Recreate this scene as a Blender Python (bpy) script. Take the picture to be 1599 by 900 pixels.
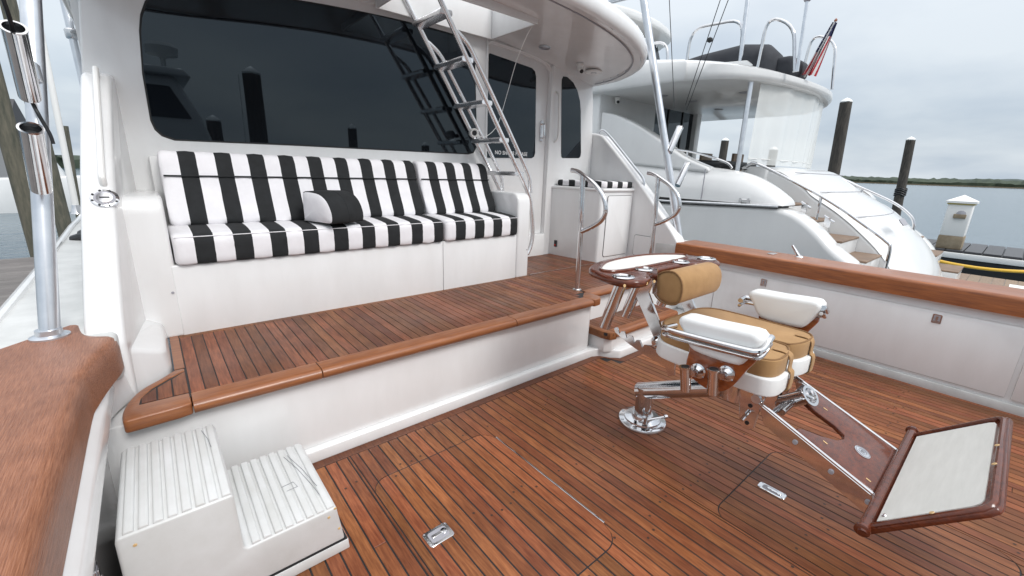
import bpy, bmesh, math, random
from mathutils import Vector, Matrix
random.seed(7)
S = bpy.context.scene
for o in list(bpy.data.objects): bpy.data.objects.remove(o)
COL = S.collection
R_ = math.radians
# ------------------------------------------------------------------ camera
def cam_rot(yaw, pitch, roll):
    f = Vector((math.sin(yaw)*math.cos(pitch), math.cos(yaw)*math.cos(pitch), math.sin(pitch)))
    r = Vector((math.cos(yaw), -math.sin(yaw), 0)); u = r.cross(f)
    rr = r*math.cos(roll) + u*math.sin(roll); uu = -r*math.sin(roll) + u*math.cos(roll)
    return Matrix(((rr.x, uu.x, -f.x), (rr.y, uu.y, -f.y), (rr.z, uu.z, -f.z)))
cd = bpy.data.cameras.new('camera'); cam = bpy.data.objects.new('camera', cd); COL.objects.link(cam)
cam.matrix_world = Matrix.Translation((0, 0, 1.35)) @ cam_rot(.704357, -.271363, .033766).to_4x4()
cd.sensor_width = 36; cd.lens = 36*663.2/1599; cd.clip_start = .02; cd.clip_end = 20000
S.camera = cam
# ------------------------------------------------------------------ sky and sun
SUN_EL, SUN_AZ = 44, 172      # degrees; azimuth clockwise from +Y
W = bpy.data.worlds.new('World'); S.world = W; W.use_nodes = True
nt = W.node_tree; nt.nodes.clear()
def N(t, **k):
    n = nt.nodes.new(t)
    for a, b in k.items(): setattr(n, a, b)
    return n
def Lk(a, b): nt.links.new(a, b)
out = N('ShaderNodeOutputWorld')
sky = N('ShaderNodeTexSky', sky_type='NISHITA'); sky.sun_disc = False
sky.sun_elevation = R_(SUN_EL); sky.sun_rotation = R_(SUN_AZ); sky.dust_density = 3; sky.air_density = 1.2
bg1 = N('ShaderNodeBackground'); bg1.inputs[1].default_value = .12; Lk(sky.outputs[0], bg1.inputs[0])
tc = N('ShaderNodeTexCoord'); sep = N('ShaderNodeSeparateXYZ'); Lk(tc.outputs['Generated'], sep.inputs[0])
def math_(op, a, b=None):
    n = N('ShaderNodeMath', operation=op)
    for i, v in enumerate((a, b)):
        if v is None: continue
        if isinstance(v, (int, float)): n.inputs[i].default_value = v
        else: Lk(v, n.inputs[i])
    return n.outputs[0]
zz = math_('MAXIMUM', sep.outputs[2], 0.0)
den = math_('ADD', zz, .22)
cx_ = math_('DIVIDE', sep.outputs[0], den); cy_ = math_('DIVIDE', sep.outputs[1], den)
cv = N('ShaderNodeCombineXYZ'); Lk(cx_, cv.inputs[0]); Lk(cy_, cv.inputs[1])
nz = N('ShaderNodeTexNoise'); nz.inputs['Scale'].default_value = .75; nz.inputs['Detail'].default_value = 6; nz.inputs['Roughness'].default_value = .5
Lk(cv.outputs[0], nz.inputs['Vector'])
rp = N('ShaderNodeValToRGB'); rp.color_ramp.elements[0].position = .30; rp.color_ramp.elements[1].position = .58
rp.color_ramp.elements[0].color = (.50, .62, .77, 1); rp.color_ramp.elements[1].color = (.90, .985, 1.06, 1)
Lk(nz.outputs[0], rp.inputs[0])
# overcast luminance rises smoothly towards the zenith (CIE overcast sky)
gain = math_('ADD', math_('MULTIPLY', math_('MULTIPLY', zz, zz), 1.55), .70)
wm_ = N('ShaderNodeMix', data_type='RGBA'); Lk(math_('POWER', zz, 1.1), wm_.inputs[0]); Lk(rp.outputs[0], wm_.inputs[6]); wm_.inputs[7].default_value = (.75, .745, .75, 1)
vm = N('ShaderNodeVectorMath', operation='SCALE'); Lk(wm_.outputs[2], vm.inputs[0]); Lk(gain, vm.inputs[3])
bg2 = N('ShaderNodeBackground'); Lk(vm.outputs[0], bg2.inputs[0]); bg2.inputs[1].default_value = 1.0
mx = N('ShaderNodeMixShader'); mx.inputs[0].default_value = .88
Lk(bg1.outputs[0], mx.inputs[1]); Lk(bg2.outputs[0], mx.inputs[2]); Lk(mx.outputs[0], out.inputs[0])
sd = bpy.data.lights.new('sun', 'SUN'); sun = bpy.data.objects.new('sun', sd); COL.objects.link(sun)
sd.energy = 1.5; sd.angle = R_(20); sd.color = (1, .985, .97)
dv = Vector((math.sin(R_(SUN_AZ))*math.cos(R_(SUN_EL)), math.cos(R_(SUN_AZ))*math.cos(R_(SUN_EL)), math.sin(R_(SUN_EL))))
sun.rotation_euler = dv.to_track_quat('Z', 'Y').to_euler()
S.view_settings.view_transform = 'Standard'; S.view_settings.look = 'None'
S.view_settings.exposure = 0.32; S.view_settings.gamma = 1
S.render.engine = 'CYCLES'; S.cycles.max_bounces = 8
# ------------------------------------------------------------------ materials
def mat(name, col, rough=.5, metal=0., coat=0., spec=.5, vary=None, vscale=8., stretch=None, bump=0., bscale=200., coord='Object',
        rnd=0., wet=None, stain=None, alpha=1., trans=0., col2=None, sheen=0., detail=5):
    m = bpy.data.materials.new(name); m.use_nodes = True
    t = m.node_tree; b = t.nodes['Principled BSDF']
    def n_(k): return t.nodes.new(k)
    b.inputs['Base Color'].default_value = (*col, 1); b.inputs['Roughness'].default_value = rough; b.inputs['Metallic'].default_value = metal
    b.inputs['Coat Weight'].default_value = coat; b.inputs['Coat Roughness'].default_value = .08; b.inputs['Specular IOR Level'].default_value = spec
    b.inputs['Alpha'].default_value = alpha; b.inputs['Transmission Weight'].default_value = trans
    if sheen: b.inputs['Sheen Weight'].default_value = sheen
    vec = None
    if vary or bump or rnd or wet or stain:
        c = n_('ShaderNodeTexCoord'); vec = c.outputs[coord]
        oi = n_('ShaderNodeObjectInfo')
        ad = n_('ShaderNodeVectorMath'); ad.operation = 'ADD'; t.links.new(vec, ad.inputs[0])
        sc = n_('ShaderNodeVectorMath'); sc.operation = 'SCALE'; sc.inputs[0].default_value = (37, 61, 23); t.links.new(oi.outputs['Random'], sc.inputs[3])
        t.links.new(sc.outputs[0], ad.inputs[1]); vec = ad.outputs[0]
        if stretch:
            mp = n_('ShaderNodeMapping'); mp.inputs['Scale'].default_value = stretch; t.links.new(vec, mp.inputs[0]); svec = mp.outputs[0]
        else: svec = vec
    src = None
    if vary:
        nz = n_('ShaderNodeTexNoise'); nz.inputs['Scale'].default_value = vscale; nz.inputs['Detail'].default_value = detail; nz.inputs['Roughness'].default_value = .6
        t.links.new(svec, nz.inputs['Vector'])
        r = n_('ShaderNodeValToRGB'); r.color_ramp.elements[0].position = .3; r.color_ramp.elements[1].position = .72
        r.color_ramp.elements[0].color = (*(vary), 1); r.color_ramp.elements[1].color = (*col, 1)
        t.links.new(nz.outputs[0], r.inputs[0]); src = r.outputs[0]
    if rnd:
        oi2 = oi
        mr = n_('ShaderNodeMapRange'); mr.inputs['To Min'].default_value = 1-rnd; mr.inputs['To Max'].default_value = 1+rnd; t.links.new(oi.outputs['Random'], mr.inputs[0])
        # a second, independent draw shifts the hue a little
        mm = n_('ShaderNodeMath'); mm.operation = 'FRACT'
        m2 = n_('ShaderNodeMath'); m2.operation = 'MULTIPLY'; m2.inputs[1].default_value = 7.31; t.links.new(oi.outputs['Random'], m2.inputs[0]); t.links.new(m2.outputs[0], mm.inputs[0])
        mr2 = n_('ShaderNodeMapRange'); mr2.inputs['To Min'].default_value = .493; mr2.inputs['To Max'].default_value = .507; t.links.new(mm.outputs[0], mr2.inputs[0])
        hs = n_('ShaderNodeHueSaturation'); t.links.new(mr.outputs[0], hs.inputs['Value']); t.links.new(mr2.outputs[0], hs.inputs['Hue'])
        if src: t.links.new(src, hs.inputs['Color'])
        else: hs.inputs['Color'].default_value = (*col, 1)
        src = hs.outputs[0]
    if wet:
        # patchy film of rain water: smoother and a touch darker, laid out in world space
        g = n_('ShaderNodeNewGeometry'); wn = n_('ShaderNodeTexNoise'); wn.inputs['Scale'].default_value = wet[0]; wn.inputs['Detail'].default_value = 6
        t.links.new(g.outputs['Position'], wn.inputs['Vector'])
        wr = n_('ShaderNodeMapRange'); wr.inputs['From Min'].default_value = .38; wr.inputs['From Max'].default_value = .62
        wr.inputs['To Min'].default_value = rough; wr.inputs['To Max'].default_value = wet[1]; t.links.new(wn.outputs[0], wr.inputs[0]); t.links.new(wr.outputs[0], b.inputs['Roughness'])
    if stain:
        # blotches, foot traffic and greyed patches with shapes of their own
        g2 = n_('ShaderNodeNewGeometry'); sn = n_('ShaderNodeTexNoise'); sn.inputs['Scale'].default_value = stain[0]; sn.inputs['Detail'].default_value = 8; sn.inputs['Roughness'].default_value = .65; sn.inputs['Distortion'].default_value = .6
        t.links.new(g2.outputs['Position'], sn.inputs['Vector'])
        sr = n_('ShaderNodeMapRange'); sr.inputs['From Min'].default_value = .40; sr.inputs['From Max'].default_value = .66; t.links.new(sn.outputs[0], sr.inputs[0])
        sm = n_('ShaderNodeMix'); sm.data_type = 'RGBA'; sm.blend_type = 'MULTIPLY'; t.links.new(sr.outputs[0], sm.inputs[0]); t.links.new(src, sm.inputs[6]); sm.inputs[7].default_value = (*stain[1], 1)
        src = sm.outputs[2]
    if src: t.links.new(src, b.inputs['Base Color'])
    if bump:
        bn = n_('ShaderNodeTexNoise'); bn.inputs['Scale'].default_value = bscale; bn.inputs['Detail'].default_value = 4; t.links.new(svec, bn.inputs['Vector'])
        bp = n_('ShaderNodeBump'); bp.inputs['Strength'].default_value = bump; bp.inputs['Distance'].default_value = .002
        t.links.new(bn.outputs[0], bp.inputs['Height']); t.links.new(bp.outputs[0], b.inputs['Normal'])
    return m
M = {}
M['gel'] = mat('white_gelcoat', (.795, .80, .80), .20, coat=.5, vary=(.735, .735, .73), vscale=3.5, stretch=(2, 2, .6), bump=.10, bscale=5)
M['gel2'] = mat('white_gelcoat_yacht', (.73, .735, .73), .22, coat=.4, vary=(.66, .665, .66), vscale=1.6, stretch=(1, 1, .5))
M['nonskid'] = mat('white_nonskid', (.64, .65, .64), .5, vary=(.50, .51, .50), vscale=6, bump=.3, bscale=350)
M['boxwhite'] = mat('moulded_white_plastic', (.66, .672, .675), .4, vary=(.55, .555, .54), vscale=5, bump=.08, bscale=250)
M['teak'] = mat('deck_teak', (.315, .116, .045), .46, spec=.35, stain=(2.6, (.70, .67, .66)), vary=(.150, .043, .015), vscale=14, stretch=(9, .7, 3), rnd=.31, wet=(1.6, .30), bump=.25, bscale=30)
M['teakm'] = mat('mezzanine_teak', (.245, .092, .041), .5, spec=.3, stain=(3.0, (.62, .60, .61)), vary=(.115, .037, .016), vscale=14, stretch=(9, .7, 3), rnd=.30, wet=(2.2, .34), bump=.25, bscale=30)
M['nosing'] = mat('nosing_teak', (.31, .115, .040), .34, vary=(.19, .065, .026), vscale=9, stretch=(.8, 8, 8), coat=.15, bump=.15, bscale=20)
M['captop'] = mat('weathered_cap_teak', (.40, .178, .098), .38, spec=.4, stain=(5, (.78, .75, .73)), vary=(.19, .068, .032), vscale=5, stretch=(75, 3.5, 75), bump=.8, bscale=6, detail=10)
M['capface'] = mat('oiled_cap_teak', (.42, .145, .045), .36, vary=(.20, .065, .026), vscale=9, stretch=(7, .7, 9), coat=.15, bump=.2, bscale=20)
M['varnish'] = mat('varnished_teak', (.15, .034, .012), .22, coat=.4, spec=.35, vary=(.065, .015, .007), vscale=12, stretch=(3, 3, 9), bump=.05, bscale=30)
M['varnish2'] = mat('varnished_bright_teak', (.33, .085, .022), .12, coat=.9, vary=(.17, .040, .012), vscale=9, stretch=(3, 2, 6))
M['caulk'] = mat('black_caulk', (.012, .012, .013), .55)
M['bung'] = mat('dark_bungs', (.035, .016, .010), .5)
M['steel'] = mat('polished_stainless', (.74, .74, .75), .09, metal=1., vary=(.62, .62, .63), vscale=20)
M['bright'] = mat('bright_stainless', (.90, .90, .91), .22, metal=.85, vary=(.82, .82, .83), vscale=20)
M['alu'] = mat('anodised_aluminium', (.76, .78, .81), .28, metal=.9, vary=(.60, .63, .67), vscale=10)
M['glass'] = mat('tinted_glass', (.005, .006, .008), .015, spec=.58)
M['glass'].node_tree.nodes['Principled BSDF'].inputs['Specular Tint'].default_value = (.72, .88, 1, 1)
M['gasket'] = mat('black_rubber', (.012, .012, .012), .6)
M['white_fab'] = mat('white_canvas', (.80, .79, .81), .85, vary=(.72, .71, .73), vscale=12, bump=.55, bscale=22, sheen=.1)
M['black_fab'] = mat('black_canvas', (.016, .018, .020), .9, vary=(.010, .011, .012), vscale=20, bump=.55, bscale=22)
M['tan'] = mat('tan_canvas', (.40, .235, .10), .9, vary=(.31, .175, .07), vscale=10, bump=.6, bscale=30, sheen=.1)
M['tanpipe'] = mat('tan_piping', (.22, .12, .05), .9)
M['vinyl'] = mat('white_vinyl', (.80, .81, .80), .42, vary=(.77, .78, .77), vscale=8, bump=.25, bscale=25)
M['whitepad'] = mat('white_board', (.76, .76, .72), .5, vary=(.68, .68, .64), vscale=7, stretch=(1, 6, 6))
M['plug'] = mat('pale_wood_plug', (.62, .42, .20), .4)
M['dark'] = mat('dark_plastic', (.012, .013, .015), .45)
M['whitepl'] = mat('white_plastic', (.80, .80, .78), .4)
M['grey'] = mat('grey_plastic', (.33, .33, .36), .5)
M['letter'] = mat('white_lettering', (.8, .8, .8), .6)
# ------------------------------------------------------------------ mesh helpers
class MB:
    def __init__(s): s.v = []; s.f = []; s.m = []; s.cm = 0
    def face(s, idx): s.f.append(tuple(idx)); s.m.append(s.cm)
    def add(s, vs, fs):
        o = len(s.v); s.v += [tuple(v) for v in vs]
        for f in fs: s.face([o+i for i in f])
        return s
    def box(s, x0, x1, y0, y1, z0, z1):
        return s.add([(x0,y0,z0),(x1,y0,z0),(x1,y1,z0),(x0,y1,z0),(x0,y0,z1),(x1,y0,z1),(x1,y1,z1),(x0,y1,z1)],
                     [(0,3,2,1),(4,5,6,7),(0,1,5,4),(1,2,6,5),(2,3,7,6),(3,0,4,7)])
    def prism(s, p, a, b, ax='z'):
        f = {'z': lambda q, h: (q[0], q[1], h), 'y': lambda q, h: (q[0], h, q[1]), 'x': lambda q, h: (h, q[0], q[1])}[ax]
        n = len(p)
        return s.add([f(q, a) for q in p]+[f(q, b) for q in p], [tuple(range(n)), tuple(range(2*n-1, n-1, -1))]+[(i, (i+1) % n, n+(i+1) % n, n+i) for i in range(n)])
    def prism3(s, p, o, eu, ev, t):
        o = Vector(o); eu = Vector(eu).normalized(); ev = Vector(ev).normalized(); w = eu.cross(ev)*t; n = len(p)
        a = [o+eu*q[0]+ev*q[1] for q in p]
        return s.add(a+[q+w for q in a], [tuple(range(n)), tuple(range(2*n-1, n-1, -1))]+[(i, (i+1) % n, n+(i+1) % n, n+i) for i in range(n)])
    def tube(s, path, r, n=12, closed=False, cap=True):
        P = [Vector(p) for p in path]; k = len(P); o = len(s.v)
        rs = r if isinstance(r, (list, tuple)) else [r]*k
        T = []
        for i in range(k):
            a = P[(i-1) % k] if closed or i > 0 else P[i]; b = P[(i+1) % k] if closed or i < k-1 else P[i]
            T.append((b-a).normalized())
        u = T[0].orthogonal().normalized()
        for i in range(k):
            u = (u-T[i]*u.dot(T[i])).normalized(); w = T[i].cross(u)
            for j in range(n):
                a = 2*math.pi*j/n; s.v.append(tuple(P[i]+(u*math.cos(a)+w*math.sin(a))*rs[i]))
        for i in range(k if closed else k-1):
            i2 = (i+1) % k
            for j in range(n): s.face((o+i*n+j, o+i*n+(j+1) % n, o+i2*n+(j+1) % n, o+i2*n+j))
        if cap and not closed:
            s.face([o+j for j in range(n)][::-1]); s.face([o+(k-1)*n+j for j in range(n)])
        return s
    def lathe(s, prof, c, ax=(0,0,1), n=24):
        c = Vector(c); ax = Vector(ax).normalized(); u = ax.orthogonal().normalized(); w = ax.cross(u); o = len(s.v); k = len(prof)
        for r, h in prof:
            for j in range(n):
                a = 2*math.pi*j/n; s.v.append(tuple(c+ax*h+(u*math.cos(a)+w*math.sin(a))*max(r, 1e-5)))
        for i in range(k-1):
            for j in range(n): s.face((o+i*n+j, o+i*n+(j+1) % n, o+(i+1)*n+(j+1) % n, o+(i+1)*n+j))
        s.face([o+j for j in range(n)][::-1]); s.face([o+(k-1)*n+j for j in range(n)])
        return s
    def grid(s, fn, nu, nv):
        o = len(s.v)
        for i in range(nu+1):
            for j in range(nv+1): s.v.append(tuple(fn(i/nu, j/nv)))
        for i in range(nu):
            for j in range(nv): s.face((o+i*(nv+1)+j, o+(i+1)*(nv+1)+j, o+(i+1)*(nv+1)+j+1, o+i*(nv+1)+j+1))
        return s
    def mesh(s, name, mats, bevel=0, seg=2, ang=35, bang=25):
        me = bpy.data.meshes.new(name)
        bm = bmesh.new(); vs = [bm.verts.new(v) for v in s.v]
        for f, mi in zip(s.f, s.m):
            try: fc = bm.faces.new([vs[i] for i in f]); fc.material_index = mi
            except ValueError: pass
        bmesh.ops.recalc_face_normals(bm, faces=bm.faces)
        if bevel:
            es = [e for e in bm.edges if len(e.link_faces) == 2 and e.calc_face_angle(0) > R_(bang)]
            bmesh.ops.bevel(bm, geom=es, offset=bevel, segments=seg, profile=.5, affect='EDGES', clamp_overlap=True)
        bm.to_mesh(me); bm.free()
        for m in (mats if isinstance(mats, (list, tuple)) else [mats]): me.materials.append(M[m] if isinstance(m, str) else m)
        me.shade_smooth(); me.set_sharp_from_angle(angle=R_(ang))
        return me
    def build(s, name, mats, parent=None, bevel=0, seg=2, ang=35, bang=25):
        return link(name, s.mesh(name, mats, bevel, seg, ang, bang), parent)
def wloc(o):
    p = Vector(o.location)
    return p + wloc(o.parent) if o.parent and o.parent.type == 'EMPTY' else p
def link(name, me, parent=None, loc=None):
    o = bpy.data.objects.new(name, me); COL.objects.link(o)
    if loc: o.location = loc
    if parent:
        o.parent = parent
        o.matrix_parent_inverse = Matrix.Translation(-Vector(parent.location)) if parent.type == 'EMPTY' or parent.get('moved') else Matrix()
    return o
def thing(name, label, cat, loc, group=None):
    o = bpy.data.objects.new(name, None); COL.objects.link(o); o.location = loc; o.empty_display_size = .1
    o['label'] = label; o['category'] = cat
    if group: o['group'] = group
    return o
def tag(o, label, cat, group=None):
    o['label'] = label; o['category'] = cat
    if group: o['group'] = group
    return o
def struct(o): o['kind'] = 'structure'; return o
def rrect(x0, x1, y0, y1, r, n=6):
    p = []
    for cx, cy, a0 in ((x1-r, y1-r, 0), (x0+r, y1-r, 90), (x0+r, y0+r, 180), (x1-r, y0+r, 270)):
        for i in range(n+1):
            a = R_(a0+90*i/n); p.append((cx+r*math.cos(a), cy+r*math.sin(a)))
    return p
def smooth(pts, n=6, closed=False):
    P = [Vector(p) for p in pts]; k = len(P); o = []
    rng = range(k) if closed else range(k-1)
    for i in rng:
        p0 = P[(i-1) % k] if closed or i > 0 else P[i]; p1 = P[i]; p2 = P[(i+1) % k]; p3 = P[(i+2) % k] if closed or i+2 < k else P[(i+1) % k]
        for j in range(n):
            t = j/n; o.append(.5*((2*p1)+(p2-p0)*t+(2*p0-5*p1+4*p2-p3)*t*t+(3*p1-p0-3*p2+p3)*t**3))
    if not closed: o.append(P[-1])
    return [tuple(q) for q in o]
def fillet(pts, r, n=5):
    """round the corners of a 3-D polyline"""
    P = [Vector(p) for p in pts]; o = [P[0]]
    for i in range(1, len(P)-1):
        a = (P[i-1]-P[i]); b = (P[i+1]-P[i]); d = min(r, a.length*.48, b.length*.48); a = P[i]+a.normalized()*d; b = P[i]+b.normalized()*d
        for j in range(n+1):
            t = j/n; o.append(a*(1-t)**2+P[i]*2*t*(1-t)+b*t*t)
    o.append(P[-1]); return [tuple(q) for q in o]
def box(name, m, x0, x1, y0, y1, z0, z1, parent=None, bevel=.004, seg=2):
    return MB().box(x0, x1, y0, y1, z0, z1).build(name, m, parent, bevel, seg)
# ================================================================== the boat we stand on (the setting)
XL, XR = -.235, 3.90            # inner faces of the two coamings
XC = (XL+XR)/2
# ---------------- cockpit deck with single planks
deck = struct(MB().box(XL-.02, XR+.05, -1.45, 2.06, -.08, -.0025).build('cockpit_deck', 'caulk'))
PW, GAP = .051, .0061
def rr_bounds(h, x):
    x0, x1, y0, y1, r = h
    if x < x0 or x > x1: return None
    d = 0
    if x < x0+r: d = r-math.sqrt(max(0, r*r-(x0+r-x)**2))
    elif x > x1-r: d = r-math.sqrt(max(0, r*r-(x-x1+r)**2))
    return y0+d, y1-d
H1 = (.556, 1.2, .712, 1.58, .085); H2 = (1.60, 2.312, -.285, .556, .085)
hatch = []
for h, nm in ((H1, 'deck_hatch'), (H2, 'deck_hatch')):
    ho = MB().prism(rrect(h[0]-.002, h[1]+.002, h[2]-.002, h[3]+.002, h[4]), -.06, -.0018).build(nm, 'caulk', deck); hatch.append(ho)
mesh_cache = {}
def plank_piece(poly, parent, m='teak', z0=-.016, z1=0., name='plank'):
    cx = sum(p[0] for p in poly)/len(poly); cy = sum(p[1] for p in poly)/len(poly)
    key = (m, round(z1-z0, 4), tuple((round(p[0]-cx, 4), round(p[1]-cy, 4)) for p in poly))
    if key not in mesh_cache:
        mesh_cache[key] = MB().prism([(p[0]-cx, p[1]-cy) for p in poly], z0-z1, 0).mesh(name, m, bevel=.0012 if len(poly) == 4 else 0, seg=1)
    return link(name, mesh_cache[key], parent, (cx, cy, z1+random.uniform(-.0004, .0004)))
def yfar(x): return 1.812 if x < 2.44 else (1.664 if x > 2.50 else 1.74)
i = 0; x = XL+.012
bungs = MB()
while x < XR-.02:
    a, b = x+GAP/2, min(x+PW-GAP/2, XR-.004); x += PW; i += 1
    # cut the strip where a hatch edge runs through it
    cuts = [a, b]
    for h in (H1, H2):
        for e in (h[0], h[1]):
            if a+.004 < e < b-.004: cuts += [e-.0024, e+.0024]
    cuts = sorted(cuts); spans = [(cuts[k], cuts[k+1]) for k in range(0, len(cuts), 2)]
    yt = yfar((a+b)/2)
    for (s0, s1) in spans:
        xs = [s0, s0+(s1-s0)*.33, s0+(s1-s0)*.67, s1]
        mid = (s0+s1)/2; lo = -1.25; done = False
        for hi_, h in enumerate((H1, H2)):
            if h[0]-.001 <= mid <= h[1]+.001:
                bd = [rr_bounds(h, min(max(q, h[0]), h[1])) for q in xs]
                flat = abs(bd[0][0]-bd[-1][0]) < 1e-4
                if flat: xs2, bd2 = [xs[0], xs[-1]], [bd[0], bd[-1]]
                else: xs2, bd2 = xs, bd
                plank_piece([(xs2[0], yt)]+[(q, t[1]+.0026) for q, t in zip(xs2, bd2)]+[(xs2[-1], yt)], deck)
                plank_piece([(q, t[1]-.0026) for q, t in zip(xs2, bd2)]+[(q, t[0]+.0026) for q, t in list(zip(xs2, bd2))[::-1]], hatch[hi_])
                plank_piece([(q, t[0]-.0026) for q, t in zip(xs2, bd2)]+[(xs2[-1], lo), (xs2[0], lo)], deck)
                done = True
        if not done:
            if random.random() < .45:
                yb = random.uniform(-.5, 1.4)
                yb = round(yb/.25)*.25
                plank_piece([(s0, yt), (s0, yb+.001), (s1, yb+.001), (s1, yt)], deck); plank_piece([(s0, yb-.001), (s0, lo), (s1, lo), (s1, yb-.001)], deck)
            else: plank_piece([(s0, yt), (s0, lo), (s1, lo), (s1, yt)], deck)
    xm = (a+b)/2
    for yb in (-.32, .24, .70, 1.12, 1.60):
        if random.random() < .62:
            yy = yb+random.uniform(-.035, .035)+.02*math.sin(i); o = len(bungs.v); n = 10
            bungs.v += [(xm+random.uniform(-.006, .006)*0+.0055*math.cos(2*math.pi*k/n), yy+.0055*math.sin(2*math.pi*k/n), .0011) for k in range(n)]; bungs.face(range(o, o+n))
bo = bungs.build('bungs', 'bung', deck); bo['kind'] = 'stuff'
# margin boards along the mezzanine
mg = [(XL+.01, 1.816), (2.42, 1.816), (2.47, 1.80), (2.50, 1.735), (2.54, 1.668), (3.88, 1.668), (3.88, 1.72), (2.56, 1.72), (2.53, 1.76), (2.50, 1.84), (2.44, 1.866), (XL+.01, 1.866)]
MB().prism(mg, -.016, .0006).build('margin_board', 'teakm', deck, .001, 1)
# hatch furniture
def latch(h, cx, cy, lx, ly, along):
    l = MB().prism(rrect(cx-lx/2, cx+lx/2, cy-ly/2, cy+ly/2, .012), -.004, .0045).build('latch', 'steel', h, .0015, 1)
    b = MB().prism(rrect(cx-lx*.36, cx+lx*.36, cy-ly*.34, cy+ly*.34, .011), .004, .0052).build('latch_recess', 'grey', l)
    m = MB()
    if along == 'y': m.prism(rrect(cx-.006, cx+.006, cy-ly*.28, cy+ly*.18, .005), .0052, .009); m.lathe([(.011, 0), (.011, .004), (.006, .0045)], (cx, cy-ly*.25, .005), n=16)
    else: m.prism(rrect(cx-lx*.28, cx+lx*.20, cy-.007, cy+.007, .005), .0052, .009); m.lathe([(.014, 0), (.014, .004), (.008, .0045)], (cx+lx*.22, cy, .005), n=16)
    m.build('latch_ring', 'steel', l, .001, 1)
    for sx in (-.43, .43):
        for sy in (-.4, .4): MB().lathe([(.004, 0), (.003, .0012)], (cx+sx*lx, cy+sy*ly, .0045), n=8).build('screw', 'grey', l)
latch(hatch[0], .656, 1.155, .105, .075, 'x'); latch(hatch[1], 1.949, .447, .046, .112, 'y')
MB().prism(rrect(1.2025, 1.2105, .80, 1.508, .003, 2), -.004, .0035).build('hinge', 'steel', hatch[0], .001, 1)
# ---------------- mezzanine: white riser, bullnose, planks
MZ = .47
mezz = struct(MB().prism([(-.155, 1.90), (2.36, 1.90), (2.40, 1.96), (2.44, 2.04), (3.97, 2.04), (3.97, 3.40), (-.02, 3.40), (-.02, 2.19), (-.10, 2.09), (-.15, 1.99)], MZ-.044, MZ-.0025).build('mezzanine_deck', 'caulk'))
ris = MB().prism([(-.26, 1.895), (2.36, 1.895), (2.40, 1.91), (2.415, 1.95), (2.43, 2.03), (3.97, 2.035), (3.97, 2.10), (-.26, 2.10)], .062, MZ-.046)
ris.build('riser', 'gel', mezz, .008, 3)
toe = MB().prism([(-.26, 1.866), (2.40, 1.866), (2.46, 1.84), (2.50, 1.775), (2.56, 1.722), (3.97, 1.722), (3.97, 2.05), (-.26, 2.05)], -.01, .064)
toe.build('toe_kick', 'gel', mezz, .014, 3)
def nose(name, x0, x1, yb, parent, z=MZ, w=.098, t=.05, mat_='nosing'):
    p = []
    y0 = yb-w
    for k in range(9):
        a = R_(90+180*k/8); p.append((y0+.024+.024*math.cos(a), z-t/2+(t/2)*math.sin(a)))
    p = [(yb, z)]+p+[(yb, z-t)]
    return MB().prism(p, x0, x1, 'x').build(name, mat_, parent, .0015, 1, ang=40)
YB = 1.932
for a, b in ((.0115, .4735), (.4765, 1.607), (1.611, 2.335)): nose('bullnose', a, b, YB-.002, mezz)
# corner blocks at both ends
cl = smooth([(-.185, 1.83), (-.188, 1.90), (-.172, 1.99), (-.135, 2.075), (-.075, 2.14), (-.03, 2.20)], 4)
MB().prism([(.0085, 1.842), (-.03, 1.834), (-.17, 1.828)]+[q for q in cl]+[(.0085, 2.20), (.0085, 2.165), (-.05, 2.115), (-.10, 2.06), (-.135, 1.99), (-.14, 1.94), (.0085, 1.938)], MZ-.05, MZ).build('corner_board', 'nosing', mezz, .008, 3)
for a, b in ((-.135, -.092), (-.087, -.044), (-.039, .006)):
    t0 = 1.99 if a < -.1 else (2.055 if a < -.06 else 2.105); t1 = 2.055 if a < -.1 else (2.105 if a < -.06 else 2.16)
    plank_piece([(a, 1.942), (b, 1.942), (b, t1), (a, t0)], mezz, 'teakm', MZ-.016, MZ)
MB().prism(smooth([(2.339, 1.842), (2.37, 1.836), (2.42, 1.845), (2.452, 1.885), (2.455, 1.94), (2.455, 2.0), (2.43, 2.01), (2.36, 1.96), (2.339, 1.935)], 3, True), MZ-.05, MZ+.0005).build('corner_board', 'nosing', mezz, .010, 3)
nose('bullnose', 2.46, 3.90, 2.06, mezz)
MB().box(-.027, .0085, 2.205, 2.662, MZ-.02, MZ).build('margin_board', 'nosing', mezz, .001, 1)
MB().box(.0115, 2.43, 2.618, 2.662, MZ-.02, MZ).build('margin_board', 'teakm', mezz, .001, 1)
x = .0115; mp = .0475
while x < 2.42:
    a, b = x+.002, x+mp-.002; x += mp
    y0 = YB+.001 if b < 2.335 else (1.97 if b < 2.38 else 2.02)
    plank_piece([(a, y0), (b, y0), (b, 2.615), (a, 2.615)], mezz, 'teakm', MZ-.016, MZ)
x = 2.436
while x < 3.88:
    a, b = x+.002, x+mp-.002; x += mp
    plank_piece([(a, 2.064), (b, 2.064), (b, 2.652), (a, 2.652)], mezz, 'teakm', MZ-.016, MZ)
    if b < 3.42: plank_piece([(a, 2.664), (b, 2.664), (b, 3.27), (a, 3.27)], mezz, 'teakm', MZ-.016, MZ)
MB().box(2.46, 3.38, 2.655, 2.661, MZ-.004, MZ+.003).build('hinge', 'steel', mezz)
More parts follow.
